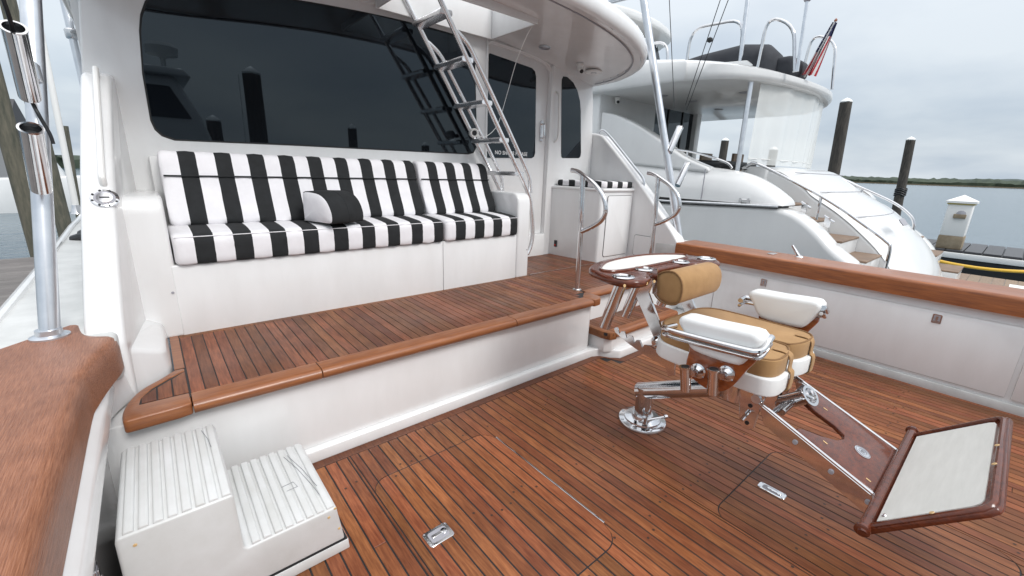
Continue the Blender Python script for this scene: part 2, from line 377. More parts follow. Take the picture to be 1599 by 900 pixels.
# ---------------- step between the two levels
step = struct(MB().prism([(2.45, 1.80), (2.50, 1.765), (3.36, 1.765), (3.36, 2.06), (2.45, 2.06)], .05, .197).build('boarding_step', 'gel', None, .006, 2))
MB().prism([(2.425, 1.77), (2.47, 1.735), (2.50, 1.79), (3.34, 1.79), (3.34, 2.032), (2.425, 2.032)], .196, .2175).build('step_core', 'caulk', step)
nose('bullnose', 2.50, 3.36, 1.80, step, .222, .075, .055)
MB().prism([(2.422, 1.80), (2.44, 1.745), (2.497, 1.728), (2.497, 1.80), (2.497, 1.802), (2.475, 1.815), (2.468, 2.03), (2.422, 2.03)], .167, .222).build('corner_board', 'teakm', step, .008, 2)
x = 2.475
while x < 3.33:
    plank_piece([(x+.002, 1.804), (x+mp-.002, 1.804), (x+mp-.002, 2.03), (x+.002, 2.03)], step, 'teakm', .205, .2195); x += mp
# ---------------- cabin bulkhead
YW = 3.283
def camb(x, c=2.46, k=.057): return c-k*(x-XC)**2
dtop = [(2.43, 2.33), (2.436, 2.37), (2.46, 2.393), (2.50, 2.395), (2.75, 2.385), (2.98, 2.365), (3.10, 2.345), (3.15, 2.325), (3.185, 2.29), (3.20, 2.23)]
wall = [(-.19, MZ-.05), (2.43, MZ-.05)]+dtop+[(3.20, MZ-.05), (3.92, MZ-.05)]+[(3.91, 1.6), (3.86, 2.1)]+[(3.83-k*.0983, camb(3.83-k*.0983)+.03) for k in range(41)]+[(-.128, 2.10), (-.178, 1.72)]
bulk = struct(MB().prism(wall, YW, YW+.16, 'y').build('cabin_wall', 'gel', None, .012, 3))
box('sill', 'gel', 2.42, 3.21, YW-.02, YW+.10, MZ-.04, .70, bulk, .01)
# cabin sides and roof behind the bulkhead
cs = MB(); cs.prism([(-.165, YW+.1), (-.20, 5.5), (-.02, 8.5), (.05, 8.5), (-.12, 5.5), (-.085, YW+.1)], .4, 2.30); cs.prism([(3.92, YW+.1), (3.90, 5.5), (3.72, 8.5), (3.65, 8.5), (3.82, 5.5), (3.84, YW+.1)], .4, 2.30)
struct(cs.build('cabin_side', 'gel'))
# saloon window
def top_w(x): return camb(x, 2.385, .052)
wp = [(.115, 1.478), (.088, 1.51), (.076, 1.56), (.078, 1.80), (.098, 2.00), (.115, 2.08), (.145, 2.15), (.19, 2.20), (.25, 2.232)]+[(.4+k*.1, top_w(.4+k*.1)) for k in range(18)]+[(2.19, 2.345), (2.245, 2.33), (2.272, 2.30), (2.285, 2.25)]+[(2.312, 1.60), (2.305, 1.535), (2.275, 1.49), (2.22, 1.476), (1.6, 1.472), (.8, 1.467), (.17, 1.458)]
wp = [(p[0], p[1]) for p in wp]
wo = MB().prism(wp, YW-.004, YW+.03, 'y').build('window', 'glass', bulk, .0015, 1)
g = MB(); cxw, czw = 1.2, 1.9
gp = [(p[0]+(.008 if p[0] > cxw else -.008), p[1]+(.008 if p[1] > czw else -.008)) for p in wp]
MB().prism(gp, YW-.0015, YW+.02, 'y').build('gasket', 'gasket', wo)
# quarter window
qw = [(3.415, 1.497), (3.43, 1.487), (3.69, 1.497), (3.712, 1.515), (3.717, 1.56), (3.665, 1.98), (3.64, 2.08), (3.59, 2.17), (3.52, 2.235), (3.43, 2.272), (3.37, 2.27), (3.352, 2.24), (3.352, 2.20), (3.405, 1.54)]
qo = MB().prism(qw, YW-.004, YW+.03, 'y').build('window', 'glass', bulk, .0015, 1)
# door in its recess
box('door', 'gel', 2.432, 3.198, YW+.035, YW+.075, .70, 2.40, bulk, .003)
door = [o for o in bulk.children if o.name.startswith('door')][0]
dw = [(2.452, 1.47), (2.468, 1.45), (3.02, 1.470), (3.05, 1.485), (3.062, 1.52), (3.03, 2.22), (3.012, 2.265), (2.97, 2.287), (2.47, 2.325), (2.448, 2.30)]
do = MB().prism(dw, YW+.028, YW+.06, 'y').build('door_pane', 'glass', door, .0015, 1)
h_ = MB().tube(fillet([(3.125, YW+.03, 1.80), (3.125, YW-.02, 1.80), (3.135, YW-.02, 1.67), (3.135, YW+.03, 1.67)], .02), .008, 8); h_.box(3.112, 3.15, YW+.022, YW+.036, 1.64, 1.83)
h_.build('handle', 'steel', door, 0)
# door jamb moulding
jm = [(q[0]-.012 if i < 3 else q[0], YW-.004, q[1]+.012) for i, q in enumerate([(2.43, .70)]+dtop)]
jm = [(2.418, YW-.004, .70), (2.418, YW-.004, 2.33), (2.424, YW-.004, 2.376), (2.452, YW-.004, 2.404), (2.50, YW-.004, 2.408), (2.75, YW-.004, 2.398), (2.98, YW-.004, 2.378), (3.105, YW-.004, 2.357), (3.16, YW-.004, 2.335), (3.197, YW-.004, 2.296), (3.213, YW-.004, 2.23), (3.213, YW-.004, .70)]
MB().tube(smooth(jm, 3), .011, 8).build('door_moulding', 'gel', bulk)
# lettering on the door pane
fc = bpy.data.curves.new('door_lettering', 'FONT'); fc.body = 'NO SHOES PLEASE'; fc.size = .047; fc.extrude = .0006; fc.space_character = 1.06; fc.offset = .0009
to = bpy.data.objects.new('tmp_text', fc); COL.objects.link(to)
dg = bpy.context.evaluated_depsgraph_get(); me = bpy.data.meshes.new_from_object(to.evaluated_get(dg)); bpy.data.objects.remove(to)
me.materials.clear(); me.materials.append(M['letter'])
lt = link('door_lettering', me, door); lt.rotation_euler = (R_(90), 0, 0); lt.location = (2.545, YW+.0268, 1.487)
# white grab rail beside the door
MB().tube(smooth([(3.285, YW+.01, 2.12), (3.287, YW-.035, 2.09), (3.29, YW-.045, 2.0), (3.305, YW-.045, 1.75), (3.30, YW-.035, 1.67), (3.29, YW+.01, 1.64)], 5), .011, 10).build('grab_rail', 'whitepl', bulk)
# outlet with a red switch low on the locker side comes later
# ---------------- flybridge overhang with ladder hatch
def oh_edge():
    e = []
    half = [(1.835, 2.285), (2.3, 2.287), (2.7, 2.292), (3.1, 2.325), (3.35, 2.39), (3.52, 2.48), (3.65, 2.62), (3.74, 2.80), (3.80, 3.02), (3.84, 3.30), (3.86, 3.8), (3.86, 5.2)]
    r = smooth([(a, b) if False else (a, b, 0) for a, b in half], 4)
    r = [(a[0], a[1]) for a in r]
    l = [(2*XC-a, b) for a, b in r[::-1]]
    return l[:-1]+r
E_ = oh_edge()
HX0, HX1, HY0, HY1 = 1.42, 2.40, 2.665, 3.20
def zu(x, y): return camb(min(max(x, -.1), 3.78), 2.455, .056)
ov = MB()
# soffit as a strip grid with the hatch left open
ys = sorted(set([2.29, 2.33, 2.4, 2.5, 2.6, HY0, 2.8, 2.9, 3.0, 3.1, HY1, 3.283, 3.6, 4.2, 5.2]))
def xr_at(y):
    best = 3.86
    for (a, b), (c, d) in zip(E_[len(E_)//2:], E_[len(E_)//2+1:]):
        if b <= y <= d: return a+(c-a)*(y-b)/max(d-b, 1e-6)
    return best
bands = []
NXL, NXM, NXR = 8, 6, 8
def xs_at(y):
    xr = xr_at(y) if y > 2.2925 else 2.70; xl = 2*XC-xr
    a = [xl+(HX0-xl)*k/NXL for k in range(NXL)]+[HX0+(HX1-HX0)*k/NXM for k in range(NXM)]+[HX1+(xr-HX1)*k/NXR for k in range(NXR+1)]
    return a
o0 = len(ov.v); cols = NXL+NXM+NXR+1
for y in ys:
    for q in xs_at(y): ov.v.append((q, y, zu(q, y)))
for r in range(len(ys)-1):
    inh = HY0-1e-6 <= ys[r] and ys[r+1] <= HY1+1e-6
    for c in range(cols-1):
        if inh and NXL <= c < NXL+NXM: continue
        ov.face((o0+r*cols+c, o0+(r+1)*cols+c, o0+(r+1)*cols+c+1, o0+r*cols+c+1))
# rounded fascia swept along the edge, then the top
prof = [(0, 0), (.012, .0), (.03, .012), (.042, .035), (.046, .065), (.040, .10), (.02, .14), (-.03, .175), (-.10, .20), (-.25, .22)]
pts = E_; n = len(pts); o1 = len(ov.v)
for i_, (a, b) in enumerate(pts):
    p0 = Vector(pts[max(i_-1, 0)]); p1 = Vector(pts[min(i_+1, n-1)]); t = (p1-p0).normalized(); nrm = Vector((t.y, -t.x))
    if nrm.y > 0 and abs(a-XC) < 1: nrm = -nrm
    for d, h in prof: ov.v.append((a+nrm.x*d, b+nrm.y*d, zu(a, b)+h-.002))
k = len(prof)
for i_ in range(n-1):
    for j in range(k-1): ov.face((o1+i_*k+j, o1+(i_+1)*k+j, o1+(i_+1)*k+j+1, o1+i_*k+j+1))
over = struct(ov.build('flybridge_overhang', 'gel', None, 0, 2, 50))
# hatch well
hw = MB(); T = .02
for (a, b, c, d) in ((HX0-T, HX1+T, HY0-T, HY0), (HX0-T, HX1+T, HY1, HY1+T), (HX0-T, HX0, HY0, HY1), (HX1, HX1+T, HY0, HY1)): hw.box(a, b, c, d, 2.40, 2.72)
hw.build('hatch_coaming', 'gel', over, .006, 2)
# flybridge deck seen from above only, left and right of the hatch
fb = MB(); fb.box(.5, HX0-T, 2.5, 5.2, 2.60, 2.612); fb.box(HX1+T, 3.15, 2.5, 5.2, 2.60, 2.612); fb.box(HX0-T, HX1+T, 2.5, HY0-T, 2.60, 2.612); fb.box(HX0-T, HX1+T, HY1+T, 5.2, 2.60, 2.612)
fb.build('flybridge_deck', 'nonskid', over)
# drip channel under the rim
dp = [(a+(XC-a)*.03, b+.055, zu(a, b)-.001) for a, b in E_[14:-10]]
MB().tube(dp, .006, 6).build('drip_rail', 'grey', over)
# snaps along the soffit's forward end
for q in range(5): MB().lathe([(.006, 0), (.005, -.006)], (3.60+.045*q, 2.70+.12*q, zu(3.6+.04*q, 3)-.001), n=8).build('canvas_snap', 'steel', over)
# soffit fittings
def downlight(x, y, r=.055):
    t = thing('ceiling_light', 'flush round light in the white overhang above the cabin door', 'light', (x, y, zu(x, y)))
    MB().lathe([(r, 0), (r, -.008), (r*.8, -.012), (r*.8, -.004)], (x, y, zu(x, y)), n=24).build('bezel', 'alu', t)
    MB().lathe([(r*.78, -.002), (r*.7, -.006)], (x, y, zu(x, y)), n=24).build('lens', 'grey', t)
downlight(2.86, 3.03)
sp = thing('ceiling_speaker', 'round white speaker with grey grille in the overhang corner', 'speaker', (3.50, 3.0, 2.29))
zs = zu(3.50, 3.0)
MB().lathe([(.085, .0), (.085, -.010), (.075, -.016), (.062, -.016)], (3.50, 3.0, zs), n=28).build('bezel', 'whitepl', sp)
MB().lathe([(.062, -.004), (.06, -.013), (.02, -.017)], (3.50, 3.0, zs), n=28).build('grille', 'grey', sp)
MB().lathe([(.016, -.014), (.015, -.02)], (3.50, 3.0, zs), n=14).build('emblem', 'whitepl', sp)
zc = zu(3.30, 3.0)
cm = thing('security_camera', 'small white dome camera under the overhang beside the round speaker', 'camera', (3.30, 3.0, zc))
MB().lathe([(.036, .0), (.036, -.014), (.028, -.022), (.026, -.05), (.02, -.058)], (3.30, 3.0, zc), n=20).build('housing', 'whitepl', cm)
MB().lathe([(.025, 0), (.024, .045), (.018, .05)], (3.30, 3.0, zc-.052), (-.35, -.75, -.45), 20).build('barrel', 'whitepl', cm)
MB().lathe([(.019, 0), (.017, .006)], Vector((3.30, 3.0, zc-.052))+Vector((-.35, -.75, -.45)).normalized()*.049, (-.35, -.75, -.45), 18).build('lens', 'dark', cm)
# ---------------- coamings, caps and wings
def panel_latch(x, y, z, sgn, parent):
    l = MB().prism(rrect(y-.024, y+.024, z-.031, z+.031, .006), x, x-sgn*.006, 'x').build('latch', 'steel', parent, .001, 1)
    MB().prism(rrect(y-.016, y+.016, z-.023, z+.023, .004), x-sgn*.0058, x-sgn*.007, 'x').build('latch_recess', 'grey', l)
    MB().prism(rrect(y-.014, y+.014, z-.02, z-.012, .003), x-sgn*.007, x-sgn*.012, 'x').build('latch_ring', 'steel', l)
    MB().prism(rrect(y-.006, y+.006, z-.012, z+.018, .003), x-sgn*.007, x-sgn*.010, 'x').build('latch_bar', 'steel', l)
sc_ = struct(MB().prism([(XR+.02, -.01), (XR+.02, .54), (XR+.035, .575), (XR+.03, .60), (XR+.34, .60), (XR+.34, -.9), (XR+.30, -1.05), (XR+.06, -1.05)], -1.45, 2.10, 'y').build('starboard_coaming', 'gel', None, .006, 2))
MB().prism([(XR+.024, .075), (XR, .085), (XR, .515), (XR+.008, .535), (XR+.030, .545), (XR+.05, .55), (XR+.05, .075)], -.175, 1.69, 'y').build('hinged_panel', 'gel', sc_, .004, 2)
pnl = sc_.children[-1]
box('hinged_panel', 'gel', XR, XR+.05, 1.694, 2.06, .08, .54, sc_, .006)
box('hinged_panel', 'gel', XR, XR+.05, -1.40, -.20, .08, .54, sc_, .006)
panel_latch(XR, 1.289, .497, 1, pnl); panel_latch(XR, .218, .488, 1, pnl)
box('toe_rail', 'nonskid', XR-.012, XR+.03, -1.42, 1.70, -.012, .055, sc_, .006)
def cap(xa, xb, name, pm, parent, yend):
    p = []
    for k in range(7):
        a = R_(180-90*k/6); p.append((xa+.022+.022*math.cos(a), .72-.022+.022*math.sin(a)))
    p = [(xa, .600)]+p
    return p
stc = MB()
pf = [(3.875, .602)]+[(3.875+.022+.022*math.cos(R_(180-15*k)), .698+.022*math.sin(R_(180-15*k))) for k in range(7)]+[(4.245, .716), (4.265, .70), (4.265, .602)]
stc.prism(pf, -1.42, 2.115, 'y'); stc.build('cap_rail', 'capface', sc_, 0, 1, 40)
MB().prism(rrect(4.03, 4.14, 1.30, 1.36, .03), .718, .726).build('hawse_plate', 'steel', sc_, .002, 1)
# port coaming
pc = struct(MB().prism([(XL-.02, -.01), (XL-.015, .44), (-.212, .495), (-.200, .53), (-.208, .565), (-.238, .60), (XL-.32, .60), (XL-.32, -.9), (XL-.30, -1.05), (XL-.1, -1.05)], -1.45, 2.30, 'y').build('port_coaming', 'gel', None, .008, 3))
pcap = [(-.228, -1.42), (-.228, .4), (-.228, 1.2), (-.227, 1.62), (-.219, 1.72), (-.196, 1.85), (-.173, 1.95), (-.166, 2.01), (-.168, 2.040), (-.185, 2.058), (-.222, 2.085), (-.25, 2.14), (-.268, 2.25), (-.46, 2.07), (-.545, 1.98), (-.56, 1.2), (-.565, -1.42)]
# cap as rings: big soft radius on the inner edge
cpm = MB()
lay = [(.0, .595), (.0, .675), (.004, .697), (.011, .711), (.023, .720), (.038, .722)]
ctr = Vector((-.40, .7))
inn = [Vector(p) for p in smooth([(a, b, 0) for a, b in pcap[:13]], 3)]; inn = [Vector((p.x, p.y)) for p in inn]
outl = [Vector(p) for p in pcap[13:]]
ring = inn+outl; nr = len(ring); o = len(cpm.v)
for d, z in lay:
    for i_, p in enumerate(ring):
        if i_ < len(inn):
            t = (ring[min(i_+1, len(inn)-1)]-ring[max(i_-1, 0)]).normalized(); nn = Vector((-t.y, t.x)); q = p+nn*d
        else: q = p
        cpm.v.append((q.x, q.y, z))
for j in range(len(lay)-1):
    for i_ in range(nr): cpm.face((o+j*nr+i_, o+j*nr+(i_+1) % nr, o+(j+1)*nr+(i_+1) % nr, o+(j+1)*nr+i_))
cpm.face([o+(len(lay)-1)*nr+i_ for i_ in range(nr)]); cpm.face([o+i_ for i_ in range(nr)][::-1])
cpm.build('cap_rail', 'captop', pc, 0, 1, 50)
panel_latch(XL-.018, 1.33, .30, -1, pc)
# side deck ahead of the cap, hull sides, transom
sdk = MB(); sdk.prism([(-.17, 2.0), (-.15, 3.3), (-.19, 5.5), (0, 8.6), (-.22, 8.8), (-.60, 7.2), (-.60, 5.5), (-.562, 4.0), (-.548, 3.0), (-.54, 2.0)], .55, .715)
struct(sdk.build('side_deck', 'nonskid', None, .02, 3))
tr_ = MB().tube([(-.53, 1.98, .705), (-.535, 3.0, .715), (-.55, 4.0, .715), (-.585, 5.5, .72), (-.585, 7.2, .725), (-.22, 8.8, .73)], .020, 8); struct(tr_.build('toe_rail', 'gel'))
hl = MB(); hl.prism([(-.57, -1.5), (-.55, 2.2), (-.58, 4.5), (-.59, 7.2), (-.1, 9.4), (-.05, 9.2), (-.5, 7.1), (-.5, 4.5), (-.48, 2.2), (-.48, -1.5)], -1.1, .60); hl.prism([(4.24, -1.5), (4.24, 2.2), (4.34, 4.5), (4.3, 7.4), (3.8, 9.4), (3.75, 9.2), (4.2, 7.3), (4.25, 4.5), (4.17, 2.2), (4.17, -1.5)], -1.1, .60)
struct(hl.build('hull', 'gel'))
ssd = MB().prism([(3.88, 2.09), (3.92, 3.3), (3.86, 5.5), (3.7, 8.6), (4.0, 8.8), (4.32, 7.2), (4.36, 5.5), (4.32, 3.6), (4.26, 2.09)], .55, .70); struct(ssd.build('side_deck', 'nonskid', None, .02, 3))
struct(MB().box(XL-.36, XR+.36, -1.62, -1.44, -1.0, .60).build('transom', 'gel', None, .01)); 
MB().box(XL-.35, XR+.36, -1.66, -1.42, .602, .72).build('transom_cap', 'capface', bpy.data.objects['transom'], .02, 3)
# the sloping wings either side
def wing(name, x0t, x1t, x0b, x1b):
    prof = smooth([(YW+.05, 1.775, 0), (3.20, 1.755, 0), (3.08, 1.68, 0), (2.60, 1.245, 0), (2.28, .92, 0), (2.13, .755, 0), (2.08, .66, 0)], 4)
    prof = [(p[0], p[1]) for p in prof]+[(2.08, .40), (YW+.05, .40)]
    m = MB()
    def xx(y, a, b): t = (YW-y)/(YW-2.08); return a+(b-a)*t
    n = len(prof); m.v += [(xx(y, x0t, x0b), y, z) for y, z in prof]+[(xx(y, x1t, x1b), y, z) for y, z in prof]
    m.face(range(n)); m.face(range(2*n-1, n-1, -1))
    for i_ in range(n): m.face((i_, (i_+1) % n, n+(i_+1) % n, n+i_))
    return struct(m.build(name, 'gel', None, .028, 4))
wp_ = wing('port_wing', -.165, -.05, -.262, -.150)
ws_ = wing('starboard_wing', 3.90, 4.03, 3.885, 4.04)
# moulded foot of the port wing where the mezzanine teak is cut round it
ft = MB(); fo_ = [(-.235, 1.90), (-.20, 2.00), (-.165, 2.07), (-.11, 2.15), (-.05, 2.205), (-.030, 2.25), (-.028, 2.70), (-.235, 2.70)]; n = len(fo_)
ft.v += [(a, b, .43) for a, b in fo_]+[(a-(.012 if a > -.2 else 0), b+(.02 if a > -.2 else 0), .665-max(0, a+.20)*.7) for a, b in fo_]
ft.face(range(n)); ft.face(range(2*n-1, n-1, -1)); [ft.face((k, (k+1) % n, n+(k+1) % n, n+k)) for k in range(n)]
ft.build('wing_foot', 'gel', wp_, .028, 4)
sl = MB(); 0 and sl.add([(-.16, 2.10, .64), (-.032, 2.24, .60), (-.032, 2.70, .60), (-.16, 2.70, .64), (-.10, 2.50, 1.05), (-.06, 2.60, 1.05), (-.06, 2.72, 1.05), (-.10, 2.72, 1.05)], [(0,1,2,3), (4,5,6,7), (0,1,5,4), (1,2,6,5), (2,3,7,6), (3,0,4,7)])

# grab rails on the wings
MB().tube(smooth([(-.112, 3.16, 1.70), (-.112, 3.135, 1.752), (-.113, 3.10, 1.745), (-.13, 2.78, 1.462), (-.142, 2.60, 1.29), (-.143, 2.575, 1.25), (-.143, 2.60, 1.21)], 6), .0125, 10).build('grab_rail', 'whitepl', wp_)
MB().tube(smooth([(3.95, 3.25, 1.745), (3.95, 3.21, 1.80), (3.955, 3.10, 1.74), (3.955, 2.75, 1.43), (3.955, 2.62, 1.31), (3.955, 2.60, 1.24)], 6), .013, 10).build('grab_rail', 'alu', ws_)
# round deck plate on the port wing
nd = Vector((0, -.68, .62)).normalized(); cpt = Vector((-.146, 2.525, 1.173))
dpl = MB().lathe([(.047, -.012), (.047, .006), (.043, .009)], cpt, nd, 28).build('fuel_cap', 'steel', wp_, 0, 2, 40)
MB().lathe([(.036, .008), (.035, .011), (.030, .011)], cpt, nd, 24).build('cap_ring', 'grey', dpl); MB().lathe([(.029, .009), (.027, .013)], cpt, nd, 24).build('cap_plug', 'steel', dpl)
ux = Vector((1, 0, 0)); uy = nd.cross(ux)
for k in range(8):
    a = k*math.pi/4+.3; MB().lathe([(.005, 0), (.004, .002)], cpt+nd*.009+(ux*math.cos(a)+uy*math.sin(a))*.041, nd, 8).build('screw', 'dark', dpl)
MB().prism3([(-.016, -.003), (.016, -.003), (.016, .003), (-.016, .003)], cpt+nd*.013, ux, uy, .001).build('key_slot', 'dark', dpl)
# starboard locker
lk = thing('storage_locker', 'white moulded locker with inset door beside the cabin door', 'locker', (3.64, 2.95, MZ))
MB().prism([(3.385, 2.70), (3.40, 2.68), (3.905, 2.68), (3.905, 3.29), (3.30, 3.29)], MZ-.01, 1.185).build('body', 'gel', lk, .022, 4)
lko = MB().prism([(3.385, 2.662), (3.905, 2.662), (3.905, 3.29), (3.29, 3.29)], 1.17, 1.205).build('countertop', 'gel', lk, .014, 3)
MB().prism(rrect(3.475, 3.882, .515, 1.135, .03), 2.6765, 2.685, 'y').build('door_gap', 'gasket', lk)
MB().prism(rrect(3.479, 3.878, .519, 1.131, .027), 2.672, 2.69, 'y').build('locker_door', 'gel', lk, .003, 2)
ol = MB().box(3.303, 3.318, 3.175, 3.21, .56, .63).build('outlet', 'dark', lk, .002, 1)
MB().box(3.298, 3.304, 3.185, 3.20, .57, .59).build('switch', mat('red_plastic', (.5, .03, .02), .4), ol)
# small access plate on the wing
MB().prism(rrect(2.36, 2.60, .515, .735, .025), 3.8875, 3.884, 'x').build('access_gap', 'gasket', ws_); MB().prism(rrect(2.364, 2.596, .519, .731, .022), 3.8885, 3.879, 'x').build('access_plate', 'gel', ws_, .002, 1)
# ================================================================== bench and cushions
bench = thing('bench_seat', 'white moulded bench base with armrests under the striped cushions', 'bench', (1.2, 2.9, MZ))
box('base_panel', 'gel', .03, 1.583, 2.65, 3.28, MZ-.01, .835, bench, .008, 3)
box('base_panel', 'gel', 1.5865, 2.2855, 2.651, 3.28, MZ-.01, .835, bench, .006, 3)
def arm(x0, x1, parent, front):
    p = [(front, MZ-.01), (front, 1.09), (front+.012, 1.135), (front+.04, 1.162), (front+.08, 1.172), (3.28, 1.172), (3.28, MZ-.01)]
    return MB().prism(p, x0, x1, 'x').build('arm', 'gel', parent, .022, 4)
arm(2.289, 2.425, bench, 2.647); arm(-.16, .046, bench, 2.652)
box('backboard', 'gel', .03, 2.30, 3.19, 3.283, .83, 1.36, bench, .01)
MB().lathe([(.006, 0), (.005, .003)], (2.40, 2.6465, .70), (0, -1, 0), 8).build('screw', 'grey', bench)
MB().lathe([(.007, 0), (.006, .003)], (.02, 2.651, .70), (0, -1, 0), 8).build('screw', 'grey', bench)
def striped(name, profile, x0, x1, pairs, label, cat, group=None, puff=.004):
    """closed profile (y,z) swept along x, one face strip per sewn stripe, slightly waisted at each seam"""
    n = 2*pairs; m = MB(); k = len(profile)
    cy = sum(p[0] for p in profile)/k; cz = sum(p[1] for p in profile)/k
    secs = []
    def sec(x, inset): secs.append((x, inset))
    sec(x0, .030); sec(x0+.006, .012); sec(x0+.018, .002)
    w = (x1-x0)/n
    strip_of = [0, 0]
    for i_ in range(n):
        if i_ > 0: sec(x0+i_*w+random.uniform(-.0022, .0022), puff); strip_of.append(i_)
        else: pass
        if i_ == 0: sec(x0+w*.5, 0); strip_of.append(0); 
        elif i_ == n-1: sec(x0+i_*w+w*.5, 0); strip_of.append(i_)
        else: sec(x0+i_*w+w*.5, 0); strip_of.append(i_)
    sec(x1-.018, .002); sec(x1-.006, .012); sec(x1, .030)
    for x, d in secs:
        for (y, z) in profile:
            v = Vector((y-cy, z-cz)); L = v.length; q = v*(1-(d+random.uniform(-.0012, .0012))/L) if L > 1e-6 else v; m.v.append((x+random.uniform(-.0008, .0008), cy+q.x, cz+q.y))
    for a in range(len(secs)-1):
        xm = (secs[a][0]+secs[a+1][0])/2; st = min(n-1, max(0, int((xm-x0)/w))); m.cm = st % 2
        for j in range(k): m.face((a*k+j, (a+1)*k+j, (a+1)*k+(j+1) % k, a*k+(j+1) % k))
    m.cm = 0; m.face(range(k)); m.cm = 1; m.face([(len(secs)-1)*k+j for j in range(k)][::-1])
    return tag(m.build(name, ['white_fab', 'black_fab'], None, 0, 2, 60), label, cat, group)
def piping(o, pts, r=.0045, m='white_fab', name='piping'): return MB().tube(pts, r, 6).build(name, m, o)
seat_prof = smooth([(2.628, .845, 0), (2.622, .90, 0), (2.624, .955, 0), (2.640, .980, 0), (2.68, .992, 0), (2.85, 1.004, 0), (3.02, .998, 0), (3.10, .985, 0), (3.105, .90, 0), (3.09, .842, 0), (2.85, .837, 0), (2.66, .837, 0)], 3, True)
seat_prof = [(p[0], p[1]) for p in seat_prof]
c1 = striped('seat_cushion', seat_prof, .052, 1.582, 9, 'long black and white striped seat cushion with nine black stripes', 'cushion')
c2 = striped('seat_cushion', seat_prof, 1.592, 2.278, 4, 'short striped seat cushion next to the right-hand bench arm', 'cushion')
for o, a, b in ((c1, .06, 1.575), (c2, 1.60, 2.27)): piping(o, [(a, 2.634, .976), (b, 2.635, .976)], .0024)
bk = [(2.925, .992), (2.905, 1.03), (2.955, 1.13), (3.005, 1.245), (3.012, 1.258), (3.018, 1.272), (3.035, 1.32), (3.055, 1.365), (3.085, 1.388), (3.125, 1.392), (3.17, 1.375), (3.165, 1.30), (3.10, 1.10), (3.045, .995)]
bk = smooth([(a, b, 0) for a, b in bk], 2, True); bk = [(p[0], p[1]) for p in bk]
b1 = striped('back_cushion', bk, .066, 1.583, 9, 'long striped backrest cushion under the dark saloon window', 'cushion')
b2 = striped('back_cushion', bk, 1.603, 2.262, 4, 'short striped backrest cushion at the ladder end of the bench', 'cushion')
for o, a, b in ((b1, .075, 1.574), (b2, 1.612, 2.253)): piping(o, [(a, 3.0055, 1.259), (b, 3.0055, 1.259)], .0045, 'black_fab')
# D-shaped throw bolster: white end panels, black wrap
pl = thing('throw_pillow', 'small rounded black pillow with white end panels on the bench', 'pillow', (.92, 2.74, 1.0))
rot = Matrix.Rotation(R_(20), 3, 'Z'); pc_ = Vector((.862, 2.735, 1.004))
def ploc(x, y, z): return tuple(pc_+rot @ Vector((x, y, z)))
dprof = smooth([(.135, .01, 0), (.128, .0, 0), (0, -.002, 0), (-.11, .002, 0), (-.135, .022, 0), (-.132, .075, 0), (-.095, .14, 0), (-.03, .178, 0), (.06, .186, 0), (.118, .18, 0), (.134, .16, 0), (.138, .08, 0)], 3, True)
m = MB(); k = len(dprof)
for x, d in ((-.115, .012), (-.108, .002), (0, -.002), (.108, .002), (.115, .012)):
    for p in dprof:
        v = Vector((p[0], p[1]-.09)); q = v*(1-d/v.length); m.v.append(ploc(x, q.x, q.y+.09))
for a in range(4):
    for j in range(k): m.face((a*k+j, (a+1)*k+j, (a+1)*k+(j+1) % k, a*k+(j+1) % k))
m.build('wrap', 'black_fab', pl, 0, 2, 60)
for sx in (-1, 1):
    e = MB(); o = 0; rings = ((1, .1145), (.9, .121), (.6, .127), (.25, .129))
    for sc2, x in rings:
        for p in dprof: v = Vector((p[0], p[1]-.09)); q = v*(1-.010/v.length)*sc2; e.v.append(ploc(sx*x, q.x, q.y+.09))
    for a in range(3):
        for j in range(k): e.face((a*k+j, (a+1)*k+j, (a+1)*k+(j+1) % k, a*k+(j+1) % k))
    e.face([3*k+j for j in range(k)]); e.build('end_panel', 'white_fab', pl, 0, 2, 60)
MB().tube([ploc(.0, p[0]*1.012, (p[1]-.09)*1.012+.09) for p in dprof], .003, 6, True).build('seam', 'black_fab', pl)
# locker-top cushion
lc = smooth([(2.70, 1.208, 0), (2.668, 1.222, 0), (2.668, 1.252, 0), (2.70, 1.27, 0), (3.0, 1.272, 0), (3.22, 1.268, 0), (3.25, 1.25, 0), (3.25, 1.215, 0), (3.2, 1.207, 0)], 3, True)
M['bias'] = mat('striped_canvas', (.8, .8, .8), .85)
t_ = M['bias'].node_tree; c_ = t_.nodes.new('ShaderNodeTexCoord'); s_ = t_.nodes.new('ShaderNodeSeparateXYZ'); t_.links.new(c_.outputs['Object'], s_.inputs[0])
def tm(op, a, b):
    n = t_.nodes.new('ShaderNodeMath'); n.operation = op
    for i_, v in enumerate((a, b)):
        if isinstance(v, (int, float)): n.inputs[i_].default_value = v
        else: t_.links.new(v, n.inputs[i_])
    return n.outputs[0]
st_ = tm('GREATER_THAN', tm('FRACT', tm('DIVIDE', tm('SUBTRACT', s_.outputs[0], tm('MULTIPLY', s_.outputs[1], .95)), .165), 0), .5)
mx_ = t_.nodes.new('ShaderNodeMix'); mx_.data_type = 'RGBA'; mx_.inputs[6].default_value = (.80, .79, .81, 1); mx_.inputs[7].default_value = (.016, .018, .02, 1); t_.links.new(st_, mx_.inputs[0]); t_.links.new(mx_.outputs[2], t_.nodes['Principled BSDF'].inputs['Base Color'])
tag(MB().prism([(3.385, 2.70), (3.42, 2.672), (3.88, 2.672), (3.885, 3.25), (3.335, 3.25)], 1.207, 1.268).build('locker_cushion', 'bias', None, .022, 4, 50), 'short striped cushion lying on the white locker by the door', 'cushion')
